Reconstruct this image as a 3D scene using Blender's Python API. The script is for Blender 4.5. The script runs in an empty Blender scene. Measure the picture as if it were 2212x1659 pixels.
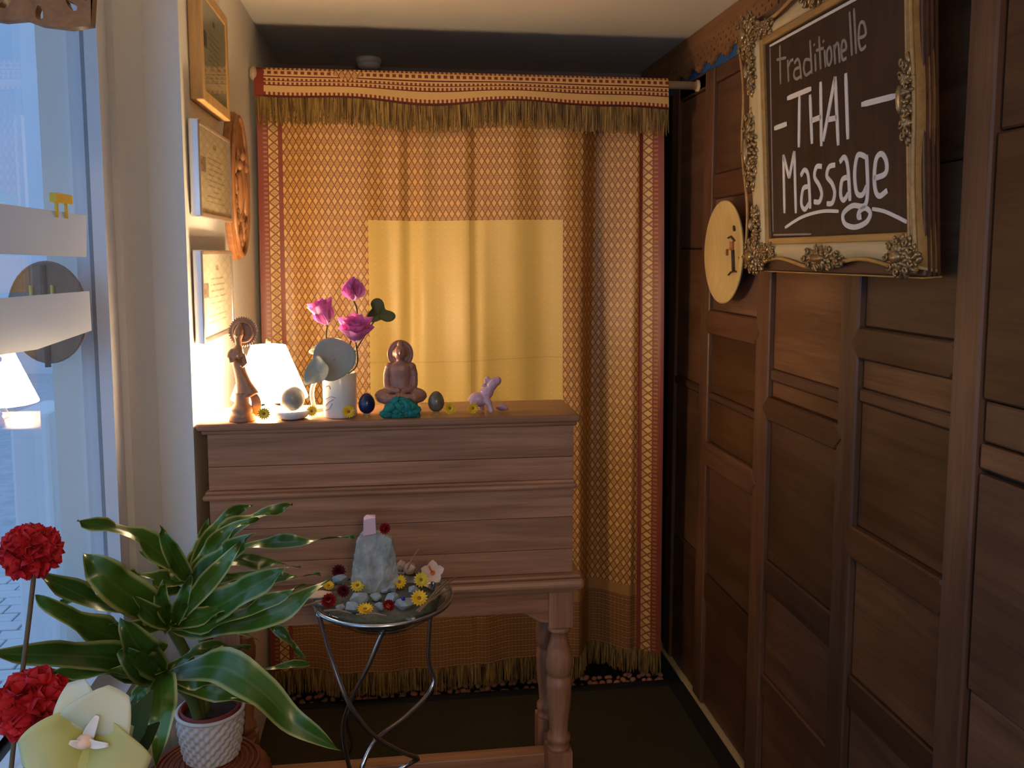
import bpy, bmesh, math, random
from mathutils import Vector, Matrix, Euler, noise
random.seed(7)
SC = bpy.context.scene
COL = SC.collection
PI = math.pi
# ------------------------------------------------------------------ camera
F, CX, CY = 1879.0, 1106.0, 739.0
YAW, PIT, HC = math.radians(-7.555), math.radians(5.73), 1.585
_c, _s, _cp, _sp = math.cos(YAW), math.sin(YAW), math.cos(PIT), math.sin(PIT)
ROWS = [(_c, 0, _s), (_sp*_s, _cp, -_sp*_c), (-_cp*_s, _sp, _cp*_c)]   # camera right, down, forward as (x, down, depth)
RIGHT = Vector((ROWS[0][0], ROWS[0][2], -ROWS[0][1]))
DOWN = Vector((ROWS[1][0], ROWS[1][2], -ROWS[1][1]))
FWD = Vector((ROWS[2][0], ROWS[2][2], -ROWS[2][1]))
EYE = Vector((0, 0, HC))
cam = bpy.data.cameras.new('camera'); camo = bpy.data.objects.new('camera', cam); COL.objects.link(camo)
camo.matrix_world = Matrix(((RIGHT.x, -DOWN.x, -FWD.x, 0), (RIGHT.y, -DOWN.y, -FWD.y, 0), (RIGHT.z, -DOWN.z, -FWD.z, HC), (0, 0, 0, 1)))
cam.sensor_width = 36; cam.lens = F/2212*36; cam.shift_y = -(829.5-CY)/2212; cam.clip_start = .02
SC.camera = camo
# ------------------------------------------------------------------ sky, exposure
SC.view_settings.view_transform = 'Standard'; SC.view_settings.look = 'None'
SC.view_settings.gamma = 1; SC.view_settings.use_curve_mapping = False; SC.view_settings.exposure = 0.18
W = bpy.data.worlds.new('overcast_sky'); SC.world = W; W.use_nodes = True
W.node_tree.nodes['Background'].inputs[0].default_value = (.35, .60, 1, 1)
W.node_tree.nodes['Background'].inputs[1].default_value = 1.25
LAMP = 52.0                 # glow of the table lamp's shade
BULB = 1900.0                # its bulb
FILL_PENDANT = 60.0               # unseen fill lamp added behind the camera

cy_ = SC.cycles; cy_.max_bounces = 6; cy_.diffuse_bounces = 3; cy_.glossy_bounces = 3; cy_.transmission_bounces = 4; cy_.transparent_max_bounces = 10; cy_.caustics_reflective = False; cy_.caustics_refractive = False

def ray(x, y): return RIGHT*((x-CX)/F) + DOWN*((y-CY)/F) + FWD
def aY(x, y, Y): r = ray(x, y); return EYE + r*(Y/r.y)
def aX(x, y, X): r = ray(x, y); return EYE + r*(X/r.x)
def aZ(x, y, Z): r = ray(x, y); return EYE + r*((Z-HC)/r.z)

# ------------------------------------------------------------------ materials
class N:
    def __init__(s, name, rough=.6, metal=0.0, spec=.4):
        s.m = bpy.data.materials.new(name); s.m.use_nodes = True; s.t = s.m.node_tree
        s.b = s.t.nodes['Principled BSDF']; s.out = s.t.nodes['Material Output']
        s.b.inputs['Roughness'].default_value = rough; s.b.inputs['Metallic'].default_value = metal
        s.b.inputs['Specular IOR Level'].default_value = spec
    def node(s, k, **kw):
        n = s.t.nodes.new(k)
        for a, b in kw.items(): setattr(n, a, b)
        return n
    def put(s, inp, v):
        if hasattr(v, 'is_output'): s.t.links.new(v, inp)
        elif isinstance(v, (tuple, list)): inp.default_value = tuple(v) if len(v) != 3 or inp.type == 'VECTOR' else (*v, 1)
        else: inp.default_value = v
    def math(s, op, a, b=None, c=None):
        n = s.node('ShaderNodeMath', operation=op); s.put(n.inputs[0], a)
        if b is not None: s.put(n.inputs[1], b)
        if c is not None: s.put(n.inputs[2], c)
        return n.outputs[0]
    def mix(s, f, a, b, mode='MIX'):
        n = s.node('ShaderNodeMix', data_type='RGBA', blend_type=mode)
        s.put(n.inputs[0], f); s.put(n.inputs[6], a); s.put(n.inputs[7], b); return n.outputs[2]
    def coord(s, k='Object'): return s.node('ShaderNodeTexCoord').outputs[k]
    def map(s, v, scale=(1, 1, 1), loc=(0, 0, 0), rot=(0, 0, 0)):
        n = s.node('ShaderNodeMapping'); s.put(n.inputs[0], v); n.inputs['Scale'].default_value = scale
        n.inputs['Location'].default_value = loc; n.inputs['Rotation'].default_value = rot; return n.outputs[0]
    def noise(s, v, scale=5, detail=4, rough=.55, dist=0):
        n = s.node('ShaderNodeTexNoise'); s.put(n.inputs['Vector'], v); n.inputs['Scale'].default_value = scale
        n.inputs['Detail'].default_value = detail; n.inputs['Roughness'].default_value = rough
        n.inputs['Distortion'].default_value = dist; return n.outputs[0]
    def ramp(s, f, stops):
        n = s.node('ShaderNodeValToRGB'); s.put(n.inputs[0], f); e = n.color_ramp.elements
        while len(e) < len(stops): e.new(.5)
        for i, (p, c) in enumerate(stops): e[i].position = p; e[i].color = (*c, 1) if len(c) == 3 else c
        return n.outputs[0]
    def xyz(s, v):
        n = s.node('ShaderNodeSeparateXYZ'); s.put(n.inputs[0], v); return n.outputs
    def color(s, c): s.put(s.b.inputs['Base Color'], c); return s
    def bump(s, h, strength=.3, dist=.005):
        n = s.node('ShaderNodeBump'); n.inputs['Strength'].default_value = strength; n.inputs['Distance'].default_value = dist
        s.put(n.inputs['Height'], h); s.t.links.new(n.outputs[0], s.b.inputs['Normal']); return s

def plain(name, c, rough=.6, var=.12, scale=30, metal=0, spec=.4, bump=0, sss=0):
    n = N(name, rough, metal, spec); v = n.coord()
    f = n.noise(v, scale)
    n.color(n.mix(f, tuple(x*(1-var) for x in c), tuple(min(1, x*(1+var)) for x in c)))
    if bump: n.bump(f, bump)
    return n.m
def wood(name, dark, light, along=0, scale=1.0, rough=.5, spec=.4, bump=.15, fine=1.0, vary=.12, blotch=.35):
    n = N(name, rough, 0, spec); v = n.coord()
    oi = n.node('ShaderNodeObjectInfo').outputs['Random']
    sc = [14*scale]*3; sc[along] = 1.1*scale
    off = n.node('ShaderNodeCombineXYZ'); n.put(off.inputs[0], n.math('MULTIPLY', oi, 7)); n.put(off.inputs[1], n.math('MULTIPLY', oi, 13)); n.put(off.inputs[2], n.math('MULTIPLY', oi, 5))
    va = n.node('ShaderNodeVectorMath', operation='ADD'); n.put(va.inputs[0], v); n.put(va.inputs[1], off.outputs[0])
    mv = n.map(va.outputs[0], sc)
    a = n.noise(mv, 1.0, 5, .6, 1.2)
    sc2 = [150*fine]*3; sc2[along] = 5*fine
    b = n.noise(n.map(va.outputs[0], sc2), 1.0, 3, .6, .3)
    g = n.math('ADD', n.math('MULTIPLY', a, .7), n.math('MULTIPLY', b, .3))
    c = n.ramp(g, [(.32, dark), (.66, light)])
    big = n.noise(va.outputs[0], 2.2, 2)
    c = n.mix(n.math('MULTIPLY', n.ramp(big, [(.35, (0, 0, 0)), (.7, (1, 1, 1))]), blotch), c, tuple(x*.55 for x in dark))
    hv = n.node('ShaderNodeHueSaturation'); n.put(hv.inputs['Color'], c); n.put(hv.inputs['Value'], n.math('ADD', n.math('MULTIPLY', oi, 2*vary), 1-vary)); n.put(hv.inputs['Saturation'], n.math('ADD', n.math('MULTIPLY', n.math('FRACT', n.math('MULTIPLY', oi, 7.3)), -vary*.35), 1.0)); c = hv.outputs[0]
    n.color(c); n.bump(b, bump, .002); return n.m

M = {}
M['wall'] = plain('cream_plaster', (.80, .76, .69), .85, .04, 60, bump=.08)
M['ceiling'] = plain('ceiling_paint', (.84, .79, .70), .9, .03, 40)
M['white'] = plain('white_paint', (.78, .79, .82), .55, .03, 20)
M['blue_wall'] = plain('blue_paint', (.03, .13, .38), .7, .1, 20)
M['shadow_wall'] = plain('shadow_brown_paint', (.30, .22, .20), .8, .06, 8)  # brown paints in the curtain's shadow on the back wall
M['dark'] = plain('black_rubber', (.012, .011, .010), .7)
M['carpet'] = plain('dark_carpet', (.050, .043, .026), .95, .5, 420, spec=.1, bump=.5)
M['oak'] = wood('oak_front', (.26, .105, .045), (.60, .29, .145), 0, 1.3, .40)
M['oak_v'] = wood('oak_upright', (.30, .12, .053), (.62, .30, .15), 2, 1.2, .40)
M['panel'] = wood('teak_panel', (.085, .033, .013), (.215, .095, .038), 1, .9, .42, .35, .15, 1.0, .38, .6)
M['panel_v'] = wood('teak_stile', (.090, .040, .020), (.205, .098, .048), 2, .9, .42, .35, .15, 1.0, .25, .5)
M['rail'] = wood('teak_rail', (.070, .027, .012), (.165, .070, .030), 1, 1.1, .42, .35, .15, 1.0, .35, .5)
M['fret'] = wood('carved_teak', (.22, .095, .03), (.42, .20, .07), 1, 2, .55)
M['pale_pole'] = wood('beech_pole', (.55, .40, .24), (.72, .56, .38), 0, 1.5, .5)
M['gold_wood'] = wood('gilded_wood', (.36, .19, .05), (.58, .34, .10), 1, 2, .35, .5)
M['frame_wood'] = wood('pine_frame', (.50, .27, .09), (.72, .44, .16), 2, 2, .4)
M['cream'] = plain('cream_lacquer', (.60, .47, .26), .4, .08, 25)
M['old_gold'] = plain('tarnished_gold', (.34, .225, .105), .30, .45, 140, .6)
M['chalkboard'] = wood('chalkboard_paint', (.026, .013, .008), (.055, .030, .020), 2, 1.3, .5, .3, .05)
M['chalk'] = plain('chalk_white', (.74, .70, .66), .9, .12, 160)
M['chalk_grey'] = plain('chalk_faded', (.30, .24, .20), .9, .2, 160)
M['silver'] = plain('silver_metal', (.78, .78, .80), .25, .03, 20, .9)
M['chrome'] = plain('chrome', (.62, .64, .68), .16, .03, 20, 1)
M['carved'] = wood('carved_hardwood', (.25, .09, .03), (.50, .22, .07), 2, 2.5, .4)
M['figure'] = plain('brown_figurine', (.36, .18, .09), .3, .35, 60, 0, .5)
M['buddha'] = plain('terracotta_wood', (.36, .17, .12), .35, .08, 40, 0, .5)
M['teal'] = plain('teal_cloth', (.015, .22, .19), .8, .15, 60)
M['egg_blue'] = plain('dark_blue_stone', (.012, .016, .07), .12, .4, 50, 0, .6)
M['egg_agate'] = plain('green_brown_agate', (.17, .13, .085), .14, .5, 35, 0, .6)
M['stone_ball'] = plain('grey_stone', (.30, .28, .25), .22, .2, 40, 0, .5)
M['porcelain'] = plain('white_porcelain', (.80, .77, .72), .2, .02, 20, 0, .5)
M['quartz'] = plain('pink_quartz', (.62, .36, .42), .25, .12, 25, 0, .5)
M['quartz_pale'] = plain('pale_pink_quartz', (.80, .56, .60), .4, .1, 60, 0, .5)
def rock_mat():
    n = N('blue_grey_rock', .65, 0, .45); v = n.coord(); f = n.noise(n.map(v, (1, 1, .5)), 38, 6, .65); f2 = n.noise(v, 9, 3)
    c = n.ramp(f, [(.30, (.20, .24, .25)), (.52, (.42, .48, .48)), (.72, (.66, .71, .70))]); n.color(n.mix(n.math('MULTIPLY', f2, .5), c, (.30, .27, .17))); n.bump(f, .6, .004); return n.m
M['rock'] = rock_mat()
M['gravel'] = plain('grey_green_gravel', (.13, .135, .10), .8, .7, 130, bump=.8)
M['chip'] = plain('translucent_blue_stone', (.34, .42, .47), .35, .25, 60, 0, .5)
M['yellow'] = plain('yellow_petal', (.92, .56, .02), .7, .12, 90)
M['lemon'] = plain('lemon_petal', (.85, .66, .06), .7, .12, 90)
M['orange_c'] = plain('orange_brown_centre', (.38, .14, .015), .9, .3, 200)
M['red_straw'] = plain('crimson_petal', (.30, .008, .014), .6, .3, 90)
M['dark_straw'] = plain('wine_red_petal', (.12, .008, .018), .65, .3, 90)
M['straw_c'] = plain('orange_red_centre', (.65, .13, .02), .8, .3, 200)
M['hib'] = plain('peach_petal', (.85, .62, .46), .6, .06, 30)
M['hib_c'] = plain('orange_throat', (.75, .20, .03), .6, .1, 30)
M['shell'] = plain('brown_white_shell', (.62, .45, .34), .3, .6, 60)
M['twig'] = plain('dry_twig', (.30, .19, .11), .9, .3, 60)
M['terracotta'] = plain('red_clay', (.22, .035, .03), .6, .1, 30)
M['wicker'] = plain('white_wicker', (.70, .66, .62), .6, .12, 80)
M['rattan'] = plain('red_brown_rattan', (.26, .075, .035), .42, .3, 60)
M['soil'] = plain('soil', (.03, .02, .014), .95, .4, 90)
M['stem'] = plain('green_stem', (.09, .14, .035), .5, .2, 50)
M['dry_stem'] = plain('brown_stem', (.12, .085, .04), .6, .2, 50)
M['lotus_leaf'] = plain('grey_green_silk_leaf', (.30, .31, .25), .6, .18, 30)
M['dark_leaf'] = plain('olive_silk_leaf', (.10, .105, .035), .6, .2, 40)
M['cobble'] = plain('cobble_stone', (.42, .45, .48), .35, .5, 9, bump=.4)
M['paver'] = plain('grey_paver', (.55, .56, .58), .5, .12, 14)
M['facade'] = plain('pale_facade', (.62, .64, .68), .8, .08, 2)
M['paper'] = plain('white_card', (.80, .80, .78), .35, .03, 12, spec=.5)
def card_mat():
    n = N('translucent_card', .35, 0, .5); f = n.noise(n.coord(), 6, 3)
    n.color(n.mix(f, (.82, .82, .80), (.72, .73, .72))); tl = n.node('ShaderNodeBsdfTranslucent'); tl.inputs[0].default_value = (.85, .86, .86, 1); mx = n.node('ShaderNodeMixShader'); mx.inputs[0].default_value = .45
    n.t.links.new(n.b.outputs[0], mx.inputs[1]); n.t.links.new(tl.outputs[0], mx.inputs[2]); n.t.links.new(mx.outputs[0], n.out.inputs[0]); return n.m
M['paper'] = card_mat()
M['woven_fan'] = plain('woven_brown_fan', (.24, .14, .085), .7, .3, 60)
M['yellow_plastic'] = plain('yellow_tag', (.75, .55, .06), .5)
M['red_flower'] = plain('red_silk_flower', (.50, .012, .022), .7, .35, 70)
M['brass'] = plain('brass', (.65, .45, .18), .25, .1, 20, 1)
M['bamboo'] = wood('bamboo_plate', (.70, .48, .17), (.82, .60, .25), 2, 1.5, .38, .45, .03)
M['ink'] = plain('dark_ink', (.06, .035, .02), .7)
M['ink_red'] = plain('red_ink', (.50, .17, .06), .7)
M['pebble'] = plain('glow_tinted_pebble', (.45, .20, .13), .5, .5, 25)  # red tint puts the warm glow on the stones into their colour
M['cable'] = plain('black_cable', (.015, .012, .010), .5)
M['teal_leaf'] = plain('dark_green_leaf', (.02, .06, .02), .35, .2, 30)

def glassy(name, tint=(.93, .97, 1), ior=1.5, rough=0.0):
    m = bpy.data.materials.new(name); m.use_nodes = True; t = m.node_tree; t.nodes.clear()
    o = t.nodes.new('ShaderNodeOutputMaterial'); mx = t.nodes.new('ShaderNodeMixShader'); fr = t.nodes.new('ShaderNodeFresnel')
    tr = t.nodes.new('ShaderNodeBsdfTransparent'); gl = t.nodes.new('ShaderNodeBsdfGlossy')
    no = t.nodes.new('ShaderNodeTexNoise'); no.inputs['Scale'].default_value = 3
    mr = t.nodes.new('ShaderNodeMapRange'); mr.inputs['To Min'].default_value = rough; mr.inputs['To Max'].default_value = rough+.02
    t.links.new(no.outputs[0], mr.inputs[0]); t.links.new(mr.outputs[0], gl.inputs['Roughness'])
    ge = t.nodes.new('ShaderNodeNewGeometry'); io = t.nodes.new('ShaderNodeMapRange'); io.inputs['To Min'].default_value = ior; io.inputs['To Max'].default_value = 1/ior
    t.links.new(ge.outputs['Backfacing'], io.inputs[0]); t.links.new(io.outputs[0], fr.inputs[0]); tr.inputs[0].default_value = (*tint, 1)
    t.links.new(fr.outputs[0], mx.inputs[0]); t.links.new(tr.outputs[0], mx.inputs[1]); t.links.new(gl.outputs[0], mx.inputs[2]); t.links.new(mx.outputs[0], o.inputs[0])
    return m
M['glass'] = glassy('window_glass', (.96, .98, 1), 1.45)
M['bowl_glass'] = glassy('clear_glass', (.90, .95, .93), 1.55)
M['frame_glass'] = glassy('picture_glass', (.97, .97, .97), 1.16)

def emitter(name, c, s):
    n = N(name, .6); v = n.noise(n.coord(), 12)
    n.color((.9, .85, .75)); n.put(n.b.inputs['Emission Color'], n.mix(v, c, tuple(x*.92 for x in c))); n.b.inputs['Emission Strength'].default_value = s
    return n.m
M['shade'] = emitter('glowing_shade', (1, .76, .46), LAMP)
M['bulb'] = emitter('hot_bulb', (1, .74, .42), BULB)
M['pendant'] = emitter('fill_globe', (1, .66, .34), FILL_PENDANT)

def petal_mat(name, base, tip):
    n = N(name, .55); u = n.xyz(n.coord('UV')); f = n.noise(n.coord(), 60)
    n.color(n.mix(n.math('ADD', n.math('MULTIPLY', u[1], .85), n.math('MULTIPLY', f, .25)), base, tip))
    tl = n.node('ShaderNodeBsdfTranslucent'); n.put(tl.inputs[0], tip); mx = n.node('ShaderNodeMixShader'); mx.inputs[0].default_value = .4
    n.t.links.new(n.b.outputs[0], mx.inputs[1]); n.t.links.new(tl.outputs[0], mx.inputs[2]); n.t.links.new(mx.outputs[0], n.out.inputs[0])
    return n.m
M['lotus'] = petal_mat('pink_lotus_petal', (.92, .68, .82), (.86, .17, .58))
M['orchid'] = petal_mat('yellow_orchid_petal', (.62, .62, .12), (.80, .80, .46))
M['orchid_w'] = petal_mat('pale_orchid_petal', (.76, .80, .50), (.82, .86, .72))
M['orchid_lip'] = plain('white_orchid_lip', (.85, .80, .72), .5)

def leaf_mat():
    n = N('variegated_leaf', .28, 0, .5); uv = n.xyz(n.coord('UV'))
    e = n.math('ABSOLUTE', n.math('SUBTRACT', uv[0], .5))
    st = n.noise(n.map(n.coord('UV'), (26, .8, 1)), 1.0, 2)
    oi = n.node('ShaderNodeObjectInfo').outputs['Random']
    g = n.mix(st, (.018, .062, .008), (.055, .14, .016))
    g = n.mix(n.math('MULTIPLY', oi, .55), g, (.09, .19, .014))
    edge = n.ramp(e, [(.37, (0, 0, 0)), (.44, (1, 1, 1))])
    mid = n.math('MULTIPLY', n.math('LESS_THAN', e, .035), .35)
    c = n.mix(n.math('MULTIPLY', edge, n.math('ADD', n.math('MULTIPLY', oi, .5), .45)), g, (.46, .46, .16))
    n.color(n.mix(mid, c, (.16, .19, .04))); return n.m
M['leaf'] = leaf_mat()

def silk():
    n = N('brocade_silk', .42, .0, .45); uv = n.coord('UV'); u, v = n.xyz(uv)[0], n.xyz(uv)[1]
    def lattice(pu, pv):
        a = n.math('ADD', n.math('ABSOLUTE', n.math('SUBTRACT', n.math('FRACT', n.math('DIVIDE', u, pu)), .5)),
                   n.math('ABSOLUTE', n.math('SUBTRACT', n.math('FRACT', n.math('DIVIDE', v, pv)), .5)))
        line = n.math('LESS_THAN', n.math('ABSOLUTE', n.math('SUBTRACT', a, .5)), .125)
        rose = n.math('MULTIPLY', n.math('LESS_THAN', a, .30), n.math('GREATER_THAN', a, .07))
        spoke = n.math('GREATER_THAN', n.math('SINE', n.math('MULTIPLY', n.math('FRACT', n.math('DIVIDE', v, pv)), 62)), -.1)
        return n.math('MINIMUM', n.math('ADD', line, n.math('MULTIPLY', rose, spoke)), 1)
    gold, brown, red, cream = (.70, .40, .125), (.25, .080, .016), (.21, .018, .010), (.80, .55, .20)
    sheen = n.noise(n.map(uv, (3, 1.2, 1)), 2.0, 3)
    body = n.mix(lattice(.0204, .0352), gold, brown)
    # plain gold square woven into the middle
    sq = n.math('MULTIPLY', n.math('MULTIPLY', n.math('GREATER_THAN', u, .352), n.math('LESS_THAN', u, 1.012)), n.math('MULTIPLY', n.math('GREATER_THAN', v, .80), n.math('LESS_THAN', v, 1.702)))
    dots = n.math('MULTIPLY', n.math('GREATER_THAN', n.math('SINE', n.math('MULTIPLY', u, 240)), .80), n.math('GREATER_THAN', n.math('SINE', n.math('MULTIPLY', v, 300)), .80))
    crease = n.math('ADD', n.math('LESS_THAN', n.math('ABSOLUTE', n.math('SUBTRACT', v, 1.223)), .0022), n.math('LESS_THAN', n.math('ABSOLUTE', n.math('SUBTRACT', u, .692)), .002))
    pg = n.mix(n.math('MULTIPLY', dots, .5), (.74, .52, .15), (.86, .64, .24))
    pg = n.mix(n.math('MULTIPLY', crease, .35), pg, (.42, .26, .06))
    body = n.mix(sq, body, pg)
    # side borders
    band = n.mix(lattice(.034, .030), (.74, .47, .16), brown)
    def border(d, c):
        c = n.mix(n.math('LESS_THAN', d, .078), c, red)
        c = n.mix(n.math('MULTIPLY', n.math('LESS_THAN', d, .064), n.math('GREATER_THAN', d, .034)), c, band)
        tick = n.math('MULTIPLY', n.math('MULTIPLY', n.math('LESS_THAN', d, .030), n.math('GREATER_THAN', d, .018)), n.math('GREATER_THAN', n.math('SINE', n.math('MULTIPLY', v, 420)), .2))
        return n.mix(n.math('MULTIPLY', tick, .6), c, (.48, .22, .06))
    # bottom bands, red-brown darkened to hold the dimness under the counter
    st = n.math('SINE', n.math('MULTIPLY', v, 300)); fine = n.math('GREATER_THAN', n.math('SINE', n.math('MULTIPLY', u, 520)), 0)
    bb = n.mix(n.math('MULTIPLY', n.math('GREATER_THAN', st, 0), fine), (.27, .105, .030), (.11, .030, .011))
    bb = n.mix(n.math('GREATER_THAN', st, .86), bb, (.42, .23, .07))
    bb = n.mix(n.math('GREATER_THAN', v, .335), bb, (.40, .20, .06))
    body = n.mix(n.math('LESS_THAN', v, .375), body, bb)
    c = border(u, body); c = border(n.math('SUBTRACT', 1.372, u), c)
    n.color(n.mix(n.math('MULTIPLY', sheen, .18), c, n.mix(.5, c, (.9, .7, .35))))
    n.bump(n.noise(n.map(uv, (1, 1, 1)), 60, 3), .15, .003)
    return n.m
M['silk'] = silk()
def valance_mat():
    n = N('striped_silk_border', .45); uv = n.coord('UV'); u, v = n.xyz(uv)[0], n.xyz(uv)[1]
    su = n.math('SINE', n.math('MULTIPLY', u, 430)); red, cream, dk = (.24, .028, .014), (.70, .44, .17), (.13, .015, .010)
    c = cream
    def band(lo, hi, col, cc, mask=None):
        m = n.math('MULTIPLY', n.math('GREATER_THAN', v, lo), n.math('LESS_THAN', v, hi))
        if mask is not None: m = n.math('MULTIPLY', m, mask)
        return n.mix(m, cc, col)
    dot = n.math('GREATER_THAN', su, .0)
    c = band(0, .010, dk, c); c = band(.010, .022, red, c, dot)
    c = band(.048, .052, dk, c); c = band(.052, .062, red, c, dot); c = band(.066, .069, dk, c); c = band(.069, .077, red, c, dot)
    c = band(.082, .087, dk, c); c = band(.094, .106, red, c, n.math('GREATER_THAN', n.math('SINE', n.math('MULTIPLY', u, 300)), -.2)); c = band(.112, .2, red, c, dot)
    end = n.math('LESS_THAN', u, .03)
    c = n.mix(end, c, red); n.color(c); return n.m
M['valance'] = valance_mat()
def fringe_mat(name, a, b):
    n = N(name, .7); u = n.xyz(n.coord('UV'))[0]
    f = n.noise(n.map(n.coord('UV'), (260, .6, 1)), 1.0, 3)
    n.color(n.mix(n.ramp(f, [(.38, (0, 0, 0)), (.62, (1, 1, 1))]), a, b)); return n.m
M['fringe'] = fringe_mat('olive_thread', (.070, .034, .006), (.36, .22, .055))
def paper_print(name, base, ink, rows, margin=.16, tint=None):
    n = N(name, .5); uv = n.coord('UV'); u, v = n.xyz(uv)[0], n.xyz(uv)[1]
    row = n.math('MULTIPLY', v, rows); cell = n.math('FLOOR', row)
    line = n.math('LESS_THAN', n.math('FRACT', row), .28)
    rnd = n.node('ShaderNodeTexWhiteNoise', noise_dimensions='1D'); n.put(rnd.inputs['W'], cell)
    half = n.math('ADD', n.math('MULTIPLY', rnd.outputs[0], .22), .10)
    inside = n.math('LESS_THAN', n.math('ABSOLUTE', n.math('SUBTRACT', u, .5)), half)
    zone = n.math('MULTIPLY', n.math('GREATER_THAN', v, .14), n.math('LESS_THAN', v, .74))
    wob = n.math('GREATER_THAN', n.noise(n.map(uv, (60, rows, 1)), 1.0, 1), .42)
    m = n.math('MULTIPLY', n.math('MULTIPLY', line, inside), n.math('MULTIPLY', zone, wob))
    cr = n.math('MULTIPLY', n.math('LESS_THAN', n.math('ABSOLUTE', n.math('SUBTRACT', u, .5)), .05), n.math('LESS_THAN', n.math('ABSOLUTE', n.math('SUBTRACT', v, .84)), .035))
    m = n.math('MINIMUM', n.math('ADD', m, cr), 1)
    photo = n.math('MULTIPLY', n.math('MULTIPLY', n.math('LESS_THAN', u, .20), n.math('GREATER_THAN', u, .04)), n.math('MULTIPLY', n.math('LESS_THAN', v, .66), n.math('GREATER_THAN', v, .48)))
    c = n.mix(n.math('MULTIPLY', m, .75), base, ink); n.color(n.mix(n.math('MULTIPLY', photo, .8), c, (.10, .08, .07))); return n.m
M['cert_a'] = paper_print('certificate_green', (.54, .50, .32), (.10, .10, .05), 16)
M['cert_b'] = paper_print('certificate_cream', (.60, .54, .36), (.16, .14, .05), 15)
M['cert_c'] = paper_print('certificate_ivory', (.72, .66, .50), (.25, .22, .10), 13)

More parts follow.
